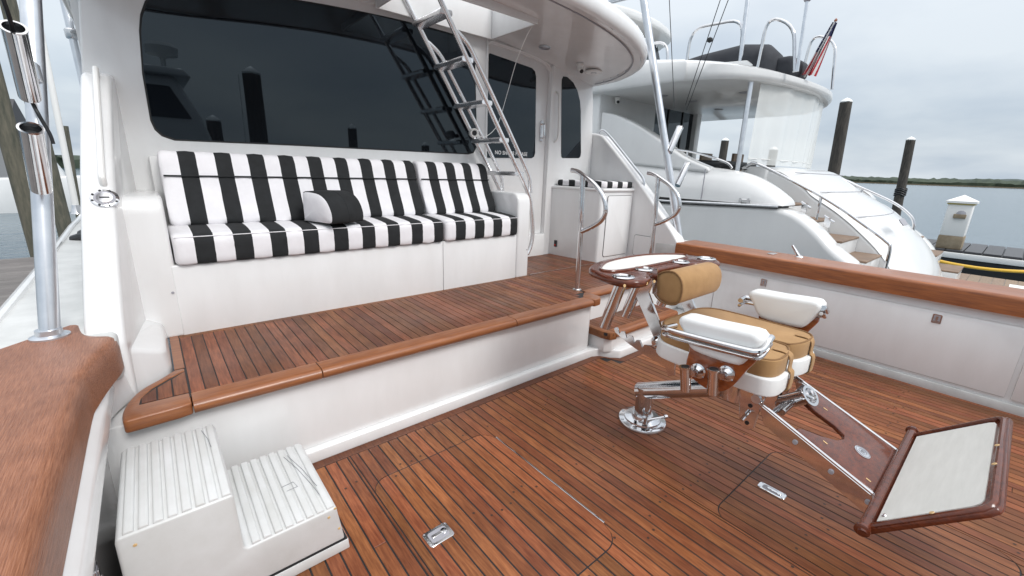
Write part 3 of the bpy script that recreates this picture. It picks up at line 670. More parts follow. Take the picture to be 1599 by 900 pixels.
# ================================================================== ladder
ld = thing('boarding_ladder', 'leaning stainless ladder rising from the bench arm through the overhang', 'ladder', (2.5, 3.0, MZ))
def lx(z): return 2.066+(1.836-z)*.675
def rail(y, r=.017): 
    pts = [(2.545, y, .62), (2.585, y, .70), (2.60, y, .82), (2.57, y, 1.02), (lx(1.19)+.005, y, 1.19), (lx(1.6), y, 1.6), (lx(2.0), y, 2.0), (lx(2.4), y, 2.40), (lx(2.75), y, 2.75)]
    return smooth(pts, 5)
for y in (2.80, 3.19):
    MB().tube(rail(y), .0185, 12).build('side_rail', 'bright', ld)
    off = .082
    hp = [(lx(1.16)+.03, y, 1.16), (lx(1.24)+off*.9, y, 1.235), (lx(1.34)+off+.02, y, 1.34), (lx(1.7)+off+.015, y, 1.70), (lx(2.05)+off, y, 2.05), (lx(2.17)+off*.75, y, 2.185), (lx(2.25)+.03, y, 2.245), (lx(2.26), y, 2.262)]
    MB().tube(smooth(hp, 6), .0165, 12).build('hand_rail', 'bright', ld)
for z in (1.32, 1.578, 1.836, 2.10, 2.36):
    x = lx(z)
    MB().prism([(x-.045, z-.02), (x+.05, z-.02), (x+.053, z+.0), (x+.05, z+.016), (x-.04, z+.016), (x-.047, z)], 2.795, 3.195, 'y').build('tread', 'bright', ld, .003, 1)
# camera clamped to the ladder with its hanging cable
lc_ = thing('clamp_camera', 'small round white camera clamped to the leaning ladder', 'camera', (2.27, 2.82, 1.63))
MB().lathe([(.03, -.03), (.036, -.02), (.036, .03), (.030, .036), (.024, .03)], (2.155, 3.10, 1.635), (-.3, -.9, -.05), 20).build('housing', 'whitepl', lc_)
MB().lathe([(.024, .0), (.020, .034)], (2.155, 3.10, 1.635), (-.3, -.9, -.05), 20).build('lens', 'dark', lc_)
MB().box(2.17, 2.20, 3.12, 3.17, 1.61, 1.64).build('bracket', 'dark', lc_, .003, 1)
tag(MB().tube(smooth([(2.20, 3.14, 1.64), (2.30, 3.14, 1.615), (2.42, 3.12, 1.72), (2.48, 3.08, 1.95), (2.47, 2.95, 2.2), (2.445, 2.8, 2.36), (2.44, 2.7, 2.44)], 6), .0028, 6).build('cable', 'whitepl', None), 'thin white cable hanging loose from the overhang to the ladder', 'cable')
# ================================================================== stair handrails
def handrail(x, lean, label):
    t = thing('stair_handrail', label, 'handrail', (x, 2.09, MZ), 'handrails beside the boarding step')
    MB().tube([(x, 2.09, MZ-.25 if x > 3 else MZ), (x+lean*.5, 2.09, .92), (x+lean, 2.10, 1.325)], .019, 14).build('post', 'steel', t)
    lp = smooth([(x+lean-.01, 2.205, 1.362), (x+lean, 2.15, 1.352), (x+lean, 2.09, 1.325), (x+lean, 1.98, 1.265), (x+lean, 1.90, 1.19), (x+lean*.8, 1.872, 1.10), (x+lean*.7, 1.90, 1.03), (x+lean*.6, 1.98, .972), (x+lean*.5, 2.085, .922)], 5)
    MB().tube(lp, .0165, 12).build('loop', 'steel', t)
    if x < 3: MB().lathe([(.034, 0), (.034, .006), (.024, .012)], (x, 2.09, MZ), n=20).build('flange', 'steel', t)
handrail(2.437, -.02, 'stainless looped handrail standing on the teak mezzanine, nearer the bench'); handrail(3.42, -.02, 'stainless looped handrail on the far side of the boarding step, nearer the coaming')
# ================================================================== white step box
sb = thing('step_box', 'white moulded two-step boarding box standing in the port corner', 'steps', (.07, 1.54, 0))
def stepbody():
    m = MB(); p = [(-.205, .045), (.362, .045), (.345, .175), (.343, .193), (.075, .19), (.066, .20), (.062, .385), (.058, .397), (-.196, .397), (-.202, .385)]
    return m.prism(p, 1.312, 1.765, 'y')
body = stepbody().build('body', 'boxwhite', sb, .009, 3)
MB().prism([(-.20, .0), (.375, .0), (.372, .042), (-.20, .042)], 1.306, 1.77, 'y').build('base_flange', 'boxwhite', sb, .004, 2)
MB().prism([(-.20, .040), (.369, .040), (.369, .047), (-.20, .047)], 1.309, 1.768, 'y').build('base_joint', 'dark', sb)
def ribs(x0, x1, z, n):
    w = (x1-x0)/n
    for k in range(n):
        MB().prism([(x0+k*w+.006, z-.004), (x0+k*w+.0075, z+.006), (x0+k*w+.011, z+.008), (x0+(k+1)*w-.006, z+.008), (x0+(k+1)*w-.002, z+.006), (x0+(k+1)*w, z-.004)], 1.318, 1.760, 'y').build('tread_rib', 'boxwhite', sb, .002, 2)
M['scuff'] = mat('scuff_marks', (.16, .17, .19), .7)
for pts in ([(.262, 1.70), (.285, 1.60), (.305, 1.47), (.312, 1.40)], [(.275, 1.70), (.30, 1.58), (.318, 1.45)], [(.02, 1.73), (.032, 1.66), (.036, 1.60)], [(.215, 1.52), (.255, 1.525), (.262, 1.49), (.225, 1.488)]):
    z = .2005 if pts[0][0] > .1 else .4052
    MB().tube([(a, b, z) for a, b in pts], .0009, 4).build('scuff_mark', 'scuff', sb)
ribs(-.192, .058, .396, 8); ribs(.080, .338, .1915, 8)
for x, z in ((-.165, .36), (.315, .165), (.338, .19), (.345, .10)): MB().lathe([(.005, 0), (.004, .002)], (x, 1.3115, z), (0, -1, 0), 8).build('screw', 'plug', sb)
# ================================================================== fighting chair
XK = 1.957
ch = thing('fighting_chair', 'white and tan fighting chair with varnished teak tray and chrome offset pedestal', 'chair', (XK, 1.127, 0))
fl = MB().lathe([(.132, 0), (.134, .008), (.128, .018), (.10, .022), (.098, .030), (.060, .034), (.056, .05)], (XK, 1.127, 0), n=40).build('pedestal_flange', 'steel', ch, 0, 2, 50)
for k in range(8):
    a = k*math.pi/4+.2; MB().lathe([(.009, 0), (.007, .004)], (XK+.115*math.cos(a), 1.127+.115*math.sin(a), .020), n=10).build('bolt', 'steel', fl)
kp = MB().tube([(XK-.10, 1.08, .062), (XK+.055, 1.02, .062)], .006, 8); kp.lathe([(.013, -.02), (.013, .02)], (XK-.07, 1.07, .062), n=12); kp.lathe([(.011, -.009), (.011, .009)], (XK+.055, 1.02, .062), (1, -.4, 0), 10); kp.build('locking_pin', 'steel', fl)
MB().tube([(XK, 1.127, .03), (XK, 1.130, .215)], .047, 24).build('pedestal_post', 'steel', ch)
e0 = Vector((XK, 1.165, .175)); e1 = Vector((XK, .66, .425))
MB().tube([e0, e1], .046, 24).build('pedestal_arm', 'steel', ch)
MB().lathe([(.062, .36), (.066, .365), (.066, .48), (.05, .50), (.05, .535)], (XK, .675, 0), n=28).build('swivel_hub', 'steel', ch)
box('seat_frame', 'steel', XK-.16, XK+.16, .50, .95, .518, .53, ch, .003)
# seat base and cushion share an outline: two thigh lobes with a notch between
def seat_outline(hw, y0, y1, nd_, nw):
    r = [(0, y1), (hw*.6, y1), (hw*.92, y1-.05), (hw, y1-.16), (hw, y0+.10), (hw*.96, y0+.035), (hw*.80, y0+.004), (hw*.5, y0), (hw*.24, y0+.012), (nw+.006, y0+.035), (nw, y0+nd_*.6), (0.0, y0+nd_)]
    full = r[:-1]+[r[-1]]+[(-a, b) for a, b in r[1:-1][::-1]]
    # keep the notch sharp, soften the rest
    s = smooth([(a, b, 0) for a, b in full], 3, True)
    return [(XK+p[0], p[1]) for p in s]
so = seat_outline(.262, .455, 1.0, .115, .020)
MB().prism(so, .535, .612).build('seat_base', 'vinyl', ch, .018, 4, 40, 40)
co = seat_outline(.256, .470, .99, .105, .010)
cu = MB().prism(co, .612, .682).build('seat_cushion', 'tan', ch, .010, 3, 40, 40)
ci = seat_outline(.250, .476, .984, .104, .009)
MB().tube([(a, b, .683) for a, b in ci], .0042, 6, True).build('piping', 'tanpipe', cu); MB().tube([(a, b, .617) for a, b in ci], .0042, 6, True).build('piping', 'tanpipe', cu)
for xs in (XK-.095, XK+.165):
    w = .019; path = [(.53, .6845), (.486, .6845), (.4665, .670), (.4645, .622), (.452, .606), (.4505, .555), (.462, .531), (.55, .530)]
    path = [(p[0], p[1]) for p in smooth([(a, b, 0) for a, b in path], 4)]
    off = []
    for i_, p in enumerate(path):
        a = Vector(path[max(i_-1, 0)]); b = Vector(path[min(i_+1, len(path)-1)]); t = (b-a).normalized(); off.append((p[0]-t.y*-.0035, p[1]+t.x*-.0035))
    MB().prism(path+off[::-1], xs-w, xs+w, 'x').build('strap', 'tan', ch)
# armrests
for s in (-1, 1):
    def X(d): return XK+s*d
    ap = smooth([(.805, .772, 0), (.800, .797, 0), (.770, .808, 0), (.66, .812, 0), (.53, .822, 0), (.503, .815, 0), (.490, .795, 0), (.505, .755, 0), (.540, .690, 0), (.57, .676, 0), (.65, .672, 0), (.725, .676, 0), (.755, .70, 0), (.782, .745, 0)], 2, True)
    ao = MB().prism([(p[0], p[1]) for p in ap], X(.288), X(.388), 'x').build('armrest', 'vinyl', ch, .026, 5, 50, 50)
    # stainless bumper loop round the outside
    lp = smooth([(X(.32), .845, .735), (X(.38), .852, .736), (X(.399), .838, .737), (X(.401), .70, .744), (X(.401), .53, .757), (X(.395), .497, .761), (X(.375), .487, .764), (X(.345), .486, .775), (X(.325), .486, .79), (X(.30), .488, .795)], 5)
    MB().tube(lp, .0125, 10).build('arm_rail', 'steel', ao)
    MB().tube([(p[0]-s*.004, p[1], p[2]-.026) for p in lp], .0085, 8).build('arm_rail', 'steel', ao)
    tk = smooth([(.742, .722, 0), (.752, .66, 0), (.757, .60, 0), (.742, .565, 0), (.70, .542, 0), (.645, .53, 0), (.60, .545, 0), (.565, .585, 0), (.53, .66, 0), (.502, .735, 0), (.62, .73, 0)], 3, True)
    tp = MB().prism([(p[0], p[1]) for p in tk], X(.335), X(.362), 'x').build('arm_panel', 'varnish2', ch, .006, 3, 40)
    for y, z, tilt in ((.700, .595, .07), (.592, .628, .01)):
        c = Vector((X(.362), y, z)); ax = Vector((s, 0, 0))
        rh = MB().lathe([(.031, 0), (.031, .005), (.024, .008), (.016, .016), (.012, .020), (.012, .05)], c, ax, 22).build('rod_holder', 'steel', tp, 0, 2, 18)
        tc_ = c+ax*.052
        MB().lathe([(.019, -.070), (.020, -.068), (.020, .022), (.024, .028), (.024, .034), (.019, .034)], tc_+Vector((0, .026, -.012)), (s*.02, tilt+.08, .95), 20).build('rod_cup', 'steel', rh)
        MB().lathe([(.019, .030), (.016, .0355)], tc_+Vector((0, .026, -.012)), (s*.02, tilt+.08, .95), 18).build('cup_mouth', 'dark', rh)
        for q in range(5):
            a = q*2*math.pi/5; MB().lathe([(.004, 0), (.003, .003)], c+ax*.005+Vector((0, math.cos(a), math.sin(a)))*.029, ax, 6).build('bolt', 'grey', rh)
# back posts, bolster, tray
for xs in (XK-.175, XK+.175):
    p = [(1.035, .575), (1.005, .60), (.965, .57), (.945, .60), (.965, .645), (1.085, .83), (1.075, .885), (1.155, .885), (1.145, .82)]
    p = [(.955, .60), (1.015, .585), (1.165, .80), (1.185, .885), (1.14, .885), (1.115, .84), (1.095, .885), (1.05, .885), (1.075, .80)]
    MB().prism(p, xs-.007, xs+.007, 'x').build('back_post', 'steel', ch, .002, 1)
    h = MB().prism(rrect(.915, .985, .535, .625, .008), xs-.012, xs+.012, 'x').build('hinge_block', 'steel', ch, .003, 2)
    for y, z in ((.93, .55), (.97, .55), (.93, .61), (.97, .61)): MB().lathe([(.006, 0), (.005, .004)], (xs-.012, y, z), (-1, 0, 0), 8).build('bolt', 'grey', h)
MB().lathe([(.022, 0), (.028, .006), (.028, .022), (.018, .03), (.012, .045)], (XK-.187, .985, .585), (-1, 0, 0), 12).build('adjust_knob', 'steel', ch)
# notched recline bar
nb = [(1.235, .575), (1.215, .585), (1.205, .57), (1.198, .555), (1.188, .572), (1.168, .577), (1.160, .562), (1.152, .547), (1.142, .564), (1.122, .569), (1.113, .553), (1.105, .538), (1.095, .556), (1.076, .561), (1.066, .545), (1.058, .53), (1.048, .547), (1.02, .553), (.93, .53), (.88, .51), (.875, .455), (.905, .435), (.925, .475), (1.05, .497), (1.15, .525), (1.225, .556)]
MB().prism(nb, XK-.205, XK-.197, 'x').build('recline_bar', 'steel', ch, .001, 1)
bl = MB(); bp_ = smooth([(.905, .80, 0), (.895, .85, 0), (.905, .90, 0), (.94, .932, 0), (.985, .93, 0), (1.025, .905, 0), (1.04, .86, 0), (1.03, .81, 0), (.99, .782, 0), (.94, .780, 0)], 3, True); k = len(bp_)
ss = ((XK-.208, .022), (XK-.203, .005), (XK-.19, 0), (XK+.16, 0), (XK+.19, .008), (XK+.21, .03), (XK+.216, .055))
for x, d in ss:
    for p in bp_: v = Vector((p[0]-.967, p[1]-.856)); q = v*(1-d/v.length); bl.v.append((x, .967+q.x, .856+q.y))
for a in range(len(ss)-1):
    for j in range(k): bl.face((a*k+j, (a+1)*k+j, (a+1)*k+(j+1) % k, a*k+(j+1) % k))
bl.face(range(k)); bl.face([(len(ss)-1)*k+j for j in range(k)][::-1])
bo_ = bl.build('backrest_bolster', 'tan', ch, 0, 2, 60)
MB().tube([(XK-.205, .967+(p[0]-.967)*.985, .856+(p[1]-.856)*.985) for p in bp_], .004, 6, True).build('piping', 'tanpipe', bo_)
MB().prism([(1.005, .815), (1.03, .815), (1.045, .93), (1.02, .935)], XK-.222, XK-.216, 'x').build('end_plate', 'steel', bo_)
half = [(0, 1.395), (.20, 1.375), (.36, 1.305), (.415, 1.215), (.440, 1.12), (.43, 1.055), (.39, 1.01), (.33, .998), (.265, 1.02), (.22, 1.065), (.12, 1.09), (0, 1.095)]
to_ = half+[(-a, b) for a, b in half[1:-1][::-1]]
to_ = [(XK+p[0], p[1]) for p in smooth([(a, b, 0) for a, b in to_], 4, True)]
tr = MB().prism(to_, .868, .905).build('tray', 'varnish', ch, .015, 4, 40, 40)
hi = [(0, 1.345), (.18, 1.328), (.31, 1.27), (.37, 1.215), (.33, 1.17), (.20, 1.152), (0, 1.148)]
ti = hi+[(-a, b) for a, b in hi[1:-1][::-1]]; ti = [(XK+p[0], p[1]) for p in smooth([(a, b, 0) for a, b in ti], 4, True)]
MB().prism(ti, .90, .9065).build('tray_insert', 'whitepad', tr)
MB().tube([(a, b, .907) for a, b in ti], .008, 8, True).build('fiddle_rail', 'varnish', tr)
for xs, y in ((-.385, 1.085), (.385, 1.085), (-.165, 1.122), (.165, 1.122)):
    rg = MB().lathe([(.030, 0), (.046, .001), (.050, .004), (.046, .008), (.034, .009), (.030, .004)], (XK+xs, y, .904), n=26).build('rod_ring', 'steel', tr, 0, 2, 50)
    MB().lathe([(.030, 0), (.029, .003)], (XK+xs, y, .9045), n=22).build('rod_hole', 'dark', rg)
    a = Vector((XK+xs, y, .90)); d_ = Vector((0, .30, -1)).normalized()
    MB().tube([a+d_*.015, a+d_*.265], .027, 18).build('rod_tube', 'steel', rg)
for xs in (-.27, -.33, -.45): MB().lathe([(.0075, 0), (.007, .002)], (XK+xs, 1.0 if xs > -.4 else 1.03, .887), (-.2, -1, .15), 10).build('wood_plug', 'plug', tr)
# leg brackets under the seat front
for xs, z0 in ((-.175, .345), (.03, .335), (.19, .36)):
    br = MB().prism([(.605, .54), (.495, .54), (.508, .46), (.518, z0+.01), (.535, z0-.012), (.56, z0-.012), (.578, z0+.01), (.592, .46)], XK+xs-.006, XK+xs+.006, 'x').build('leg_bracket', 'steel', ch, .002, 1)
    for z in (z0+.02, z0+.10): MB().lathe([(.009, -.008), (.009, .008)], (XK+xs, .547, z), (1, 0, 0), 10).build('pin_hole', 'dark', br)
MB().tube([(XK-.235, .552, .395), (XK-.15, .545, .43)], .0085, 10).build('quick_pin', 'steel', ch)
MB().tube([(XK-.19, .53, .485), (XK+.20, .53, .485)], .018, 14).build('cross_tube', 'alu', ch)
MB().tube([(XK-.18, .48, .415), (XK+.20, .48, .415)], .012, 12).build('cross_tube', 'steel', ch)
# footrest: two side beams, teak web, gimbal, board
A0 = Vector((0, .515, .475)); A1 = Vector((0, .095, .298)); du = (A1-A0).normalized(); dn = Vector((0, -du.z, du.y))
if dn.z < 0: dn = -dn
Lb = (A1-A0).length
for xs in (-.195, .20):
    q = [A0-dn*.0+Vector((XK+xs, 0, 0)), A1+Vector((XK+xs, 0, 0)), A1-dn*.075+Vector((XK+xs, 0, 0)), A0+du*.06-dn*.06+Vector((XK+xs, 0, 0))]
    m = MB(); m.v += [tuple(p) for p in q]+[tuple(p+Vector((.012, 0, 0))) for p in q]
    m.face((0, 1, 2, 3)); m.face((7, 6, 5, 4)); [m.face((i_, (i_+1) % 4, 4+(i_+1) % 4, 4+i_)) for i_ in range(4)]
    bm_ = m.build('footrest_beam', 'steel', ch, .002, 1)
    for t in (.38, .68, .96): MB().lathe([(.009, -.004), (.009, .004), (.004, .005)], A0+du*Lb*t-dn*.03+Vector((XK+xs-.001, 0, 0)), (-1, 0, 0), 10).build('bolt', 'grey', bm_)
    MB().tube([A0+Vector((XK+xs+.006, 0, .004)), A1+Vector((XK+xs+.006, 0, .004))], .0062, 10).build('edge_tube', 'steel', bm_)
web = [(.14, -.183), (.17, -.17), (.19, -.10), (.235, -.03), (.262, .02), (.265, .055), (.235, .07), (.17, .062), (.105, .06), (.075, .075), (.066, .10), (.066, .196), (Lb, .196), (Lb, -.183)]
web = [(.15, -.183), (.146, -.165), (.160, -.145), (.215, -.10), (.262, -.045), (.278, .0), (.270, .03), (.232, .045), (.15, .042), (.10, .052), (.075, .075), (.066, .11), (.066, .196), (Lb, .196), (Lb, -.183)]
wb = MB().prism3(web, A0+Vector((XK, 0, 0))-dn*.012, du, (1, 0, 0), .02).build('footrest_web', 'varnish', ch, .005, 3)
mc = A0+Vector((XK-.0, 0, 0))+du*.345+dn*.006
md = MB().lathe([(.028, 0), (.028, .005), (.024, .006)], mc, dn, 24).build('medallion', 'alu', wb)
for rr, hh in ((.024, .0065), (.014, .0068)): MB().tube([mc+dn*hh+(Vector((1, 0, 0))*math.cos(a*math.pi/12)+du*math.sin(a*math.pi/12))*rr for a in range(24)], .0012, 5, True).build('medallion_ring', 'grey', md)
MB().prism3([(-.008, -.004), (0, -.009), (.008, -.004), (.004, .007), (-.004, .007)], mc+dn*.006, (1, 0, 0), du, .0015).build('medallion_emblem', 'grey', md)
for a, b in ((.12, .13), (.17, .11), (.40, -.14), (.24, -.12)): MB().prism3([(-.008, -.003), (.008, -.003), (.008, .003), (-.008, .003)], A0+Vector((XK+b, 0, 0))+du*a+dn*.0085, du, (1, 0, 0), .0006).build('wood_plug', 'plug', wb)
gc = Vector((XK+.03, .415, .475)); ga = Vector((-.15, -.75, .65)).normalized()
gm = MB().lathe([(.024, -.13), (.030, -.12), (.031, .0), (.042, .012), (.043, .022), (.032, .022), (.016, -.03), (.004, -.05)], gc, ga, 26).build('rod_gimbal', 'steel', ch, 0, 2, 50)
MB().prism3([(-.004, -.034), (.004, -.034), (.004, .034), (-.004, .034)], gc+ga*.004, ga.orthogonal(), ga.cross(ga.orthogonal()), .010).build('gimbal_cross', 'steel', gm)
MB().tube([(XK-.12, .45, .44), (XK+.19, .45, .44)], .014, 12).build('gimbal_axle', 'steel', ch)
# board
B0 = Vector((0, .100, .300)); B1 = Vector((0, -.137, .532)); bu = (B1-B0).normalized(); LB = (B1-B0).length; bn = Vector((1, 0, 0)).cross(bu)
if bn.z < 0: bn = -bn
bo2 = Vector((XK, B0.y, B0.z))
out_ = [(-.405, .0), (-.372, LB-.03), (-.360, LB-.008), (-.34, LB), (.34, LB), (.360, LB-.008), (.372, LB-.03), (.405, .0)]
bd = MB(); n = len(out_); vv = [bo2+Vector((a, 0, 0))+bu*b for a, b in out_]
bd.v += [tuple(v-bn*.012) for v in vv]+[tuple(v+bn*.004) for v in vv]; bd.face(range(n)); bd.face(range(2*n-1, n-1, -1)); [bd.face((i_, (i_+1) % n, n+(i_+1) % n, n+i_)) for i_ in range(n)]
bdo = bd.build('footrest_board', 'varnish', ch, .003, 2)
ins = [(-.362, .035), (-.334, LB-.06), (-.322, LB-.042), (-.30, LB-.036), (.30, LB-.036), (.322, LB-.042), (.334, LB-.06), (.362, .035)]
im = MB(); n = len(ins); vv = [bo2+Vector((a, 0, 0))+bu*b+bn*.004 for a, b in ins]; im.v += [tuple(v) for v in vv]+[tuple(v+bn*.003) for v in vv]; im.face(range(n)); im.face(range(2*n-1, n-1, -1)); [im.face((i_, (i_+1) % n, n+(i_+1) % n, n+i_)) for i_ in range(n)]
im.build('footrest_insert', 'whitepad', bdo)
def on_b(a, b, h=.004): return tuple(bo2+Vector((a, 0, 0))+bu*b+bn*h)
MB().tube([on_b(a, b) for a, b in [(-.388, .01), (-.357, LB-.035), (-.345, LB-.022), (-.325, LB-.016), (.325, LB-.016), (.345, LB-.022), (.357, LB-.035), (.388, .01)]], .0105, 10).build('footrest_rim', 'varnish', bdo)
hb = MB().tube([on_b(-.436, .012, .01), on_b(-.43, .012, .012), on_b(.43, .012, .012), on_b(.436, .012, .01)], [.011, .016, .016, .011], 14); hb.build('footrest_bar', 'varnish', bdo)
for sx in (-1, 1): MB().lathe([(.013, -.009), (.021, -.004), (.021, .007), (.013, .011)], on_b(sx*.425, .012, .014), (1, 0, 0), 14).build('bar_knob', 'varnish', bdo)
for a, b in ((-.376, .19), (-.1, LB-.016), (.05, LB-.016)): MB().lathe([(.007, 0), (.006, .002)], on_b(a, b, .019), bn, 10).build('wood_plug', 'plug', bdo)
MB().lathe([(.007, 0), (.006, .004)], on_b(-.33, .05, .007), bn, 10).build('screw', 'steel', bdo)
# ================================================================== outrigger posts with rod holders
def post(base, d, L, label, cat='pole', r=.046):
    t = thing('outrigger_post', label, cat, base); b = Vector(base); d = Vector(d)
    MB().tube([b, b+d*L*.5, b+d*L], r, 20).build('tube', 'alu', t)
    MB().lathe([(r*1.9, 0), (r*1.9, .006), (r*1.3, .012), (r*1.25, .03)], b, n=28).build('flange', 'alu', t)
    return t
dS = Vector((-.11, .25, 1)); dP = Vector((.11, .25, 1))
post((-.345, 2.13, .722), dP, 3.2, 'thick aluminium post standing on the port teak cap rail', r=.028); post((4.03, 2.16, .70), dS, 4.5, 'slim aluminium post rising from the starboard cap rail', r=.034)
def rodholder(name_label, a, b, r, rope=None):
    t = thing('rod_holder', name_label, 'rod holder', a); a = Vector(a); b = Vector(b); d = (b-a).normalized(); L = (b-a).length
    MB().lathe([(r*.97, 0), (r, .004), (r, L-.006), (r*1.08, L-.003), (r*1.08, L), (r*.86, L), (r*.84, L-.05)], a, d, 24).build('tube', 'steel', t, 0, 2, 40)
    MB().lathe([(r*.86, L-.03), (r*.5, L-.02)], a, d, 20).build('mouth', 'dark', t)
    return t
rodholder('upper tilted chrome rod holder on the thick port post', (-.260, 2.25, 1.533), (-.236, 2.06, 1.712), .028)
rodholder('lower tilted chrome rod holder on the thick port post', (-.281, 2.19, 1.232), (-.250, 2.03, 1.426), .028)
rodholder('upper leaning chrome rod holder on the starboard post', (3.94, 2.35, 1.564), (4.08, 2.35, 1.80), .033)
rodholder('lower leaning chrome rod holder on the starboard post', (4.10, 2.31, 1.25), (4.24, 2.31, 1.467), .033)
for k, z in ((0, 1.62), (1, 1.33)): 
    t_ = [o for o in bpy.data.objects if o.name.startswith('rod_holder') and o.get('category')][k]
    c = Vector((-.345, 2.13, .722))+dP*(z-.722); MB().box(c.x-.02, c.x+.02, c.y-.10, c.y-.02, z-.03, z+.03).build('clamp', 'alu', t_, .004, 1)
tag(MB().tube(smooth([(-.245, 2.0, 1.86), (-.238, 2.05, 1.72), (-.258, 2.24, 1.54), (-.25, 2.25, 1.48), (-.235, 2.25, 1.42), (-.232, 2.25, 1.385)], 6), .0055, 8).build('bungee_cord', 'dark', None), 'black cord threaded through the upper rod holder on the port post', 'cord')
# outrigger poles ahead of the wing
t = thing('outrigger_pole', 'slim grey outrigger pole with a clamp beside the cabin corner', 'pole', (-.27, 5.0, .72))
MB().tube([(-.262, 5.0, 1.6), (-.275, 5.0, 2.5), (-.29, 5.0, 4.2)], .024, 12).build('tube', 'alu', t)
MB().lathe([(.036, -.03), (.040, -.02), (.040, .03), (.030, .04)], (-.2715, 5.0, 2.24), (-.02, 0, 1), 16).build('clamp', 'steel', t)
t = thing('outrigger_pole', 'slim white pole stepped on the port side deck', 'pole', (-.665, 7.0, .70))
MB().tube([(-.665, 7.0, .72), (-.62, 7.0, 2.36), (-.55, 7.0, 4.9)], [.030, .028, .020], 12).build('tube', 'whitepl', t); MB().lathe([(.06, 0), (.05, .02), (.034, .10)], (-.665, 7.0, .70), n=14).build('socket', 'steel', t)
rg = MB()
for a, b in (((-.22, 5.0, 2.20), (-.42, 5.0, 4.4)), ((-.235, 5.0, 2.25), (-.30, 5.0, 4.4)), ((-.20, 4.6, 2.0), (-.21, 4.6, 4.2))): rg.tube([a, b], .003, 5)
tag(rg.build('rigging_line', 'grey', None), 'thin rigging lines running up beside the outrigger pole', 'line')
# cleat with a dark line and a deck plate on the side deck
c = thing('mooring_cleat', 'dark mooring line wrapped on a cleat on the port side deck', 'cleat', (-.36, 4.55, .70))
MB().tube(smooth([(-.30, 4.40, .74), (-.33, 4.5, .752), (-.40, 4.75, .752), (-.43, 4.85, .74)], 4), .014, 8).build('horn', 'steel', c); MB().box(-.385, -.345, 4.56, 4.68, .695, .745).build('base', 'steel', c, .004)
MB().tube(smooth([(-.20, 4.35, .74), (-.30, 4.45, .765), (-.40, 4.62, .77), (-.45, 4.75, .75), (-.36, 4.70, .735), (-.28, 4.55, .735), (-.33, 4.45, .755), (-.42, 4.60, .752), (-.50, 4.70, .72)], 6), .030, 10).build('rope', 'dark', c)
tag(MB().lathe([(.065, 0), (.065, .006), (.055, .009)], (-.262, 2.72, .70), n=26).build('deck_plate', 'alu', None), 'round metal deck plate on the white port side deck', 'deck plate')
hc = thing('mooring_cleat', 'stainless cleat horn just outside the starboard cap rail', 'cleat', (4.17, 1.15, .72)); MB().tube([(4.15, 1.14, .715), (4.19, 1.22, .80)], [.016, .010], 10).build('horn', 'steel', hc); MB().lathe([(.03, 0), (.024, .008)], (4.15, 1.14, .718), n=14).build('foot', 'steel', hc)
# ================================================================== surroundings
WZ = -.95
M['water'] = mat('harbour_water', (.070, .115, .145), .14, spec=.5)
t = M['water'].node_tree; b = t.nodes['Principled BSDF']; tcw = t.nodes.new('ShaderNodeTexCoord')
mpw = t.nodes.new('ShaderNodeMapping'); mpw.inputs['Scale'].default_value = (.55, 1.3, 1); t.links.new(tcw.outputs['Object'], mpw.inputs[0])
n1 = t.nodes.new('ShaderNodeTexNoise'); n1.inputs['Scale'].default_value = 1.6; n1.inputs['Detail'].default_value = 6; t.links.new(mpw.outputs[0], n1.inputs['Vector'])
bw = t.nodes.new('ShaderNodeBump'); bw.inputs['Strength'].default_value = .55; bw.inputs['Distance'].default_value = .13; t.links.new(n1.outputs[0], bw.inputs['Height']); t.links.new(bw.outputs[0], b.inputs['Normal'])
wm = MB(); Rw = 9000
wm.add([(-Rw, -Rw, WZ), (Rw, -Rw, WZ), (Rw, Rw, WZ), (-Rw, Rw, WZ)], [(0, 1, 2, 3)]); struct(wm.build('water', 'water'))
M['pile'] = mat('weathered_piling', (.155, .140, .105), .85, vary=(.055, .060, .045), vscale=7, stretch=(3, 3, .5), bump=.8, bscale=14)
M['dpile'] = mat('dark_piling', (.085, .073, .060), .85, vary=(.024, .023, .021), vscale=6, stretch=(3, 3, .5), bump=.8, bscale=10)
M['dockwood'] = mat('grey_dock_wood', (.20, .185, .175), .7, vary=(.11, .10, .095), vscale=8, stretch=(.8, 9, 4), rnd=.18, bump=.4, bscale=20)
M['darkdock'] = mat('dark_wet_dock_wood', (.075, .075, .08), .45, vary=(.04, .04, .043), vscale=8, stretch=(.8, 9, 4), rnd=.15)
M['tanconc'] = mat('stained_concrete', (.33, .27, .19), .85, vary=(.22, .17, .11), vscale=9)
M['yellow'] = mat('yellow_hose', (.75, .46, .05), .4)
def piling(x, y, r, top, label, m='pile', capw=True, lean=(0, 0)):
    t = thing('dock_piling', label, 'piling', (x, y, WZ), 'dock pilings')
    q = MB(); n = 18; k = 10
    for j in range(k+1):
        z = WZ-.3+(top-WZ+.3)*j/k; f = j/k
        for a in range(n):
            an = 2*math.pi*a/n; rr = r*(1.06-.10*f)*(1+.03*math.sin(3*an+x*7)+.02*math.sin(7*an+j*.7)); q.v.append((x+lean[0]*f+rr*math.cos(an), y+lean[1]*f+rr*math.sin(an), z))
    for j in range(k):
        for a in range(n): q.face((j*n+a, j*n+(a+1) % n, (j+1)*n+(a+1) % n, (j+1)*n+a))
    q.face([k*n+a for a in range(n)]); q.build('shaft', m, t)
    if capw: MB().lathe([(r*.98, -.02), (r*1.0, .02), (r*.6, .10), (.01, .16)], (x+lean[0], y+lean[1], top), n=18).build('cap', 'whitepl', t)
    return t
piling(-1.465, 9.9, .11, 5.2, 'nearest weathered piling at the end of the finger pier', capw=False)
piling(-1.73, 15.2, .14, 4.6, 'second weathered piling behind the port post', capw=False)
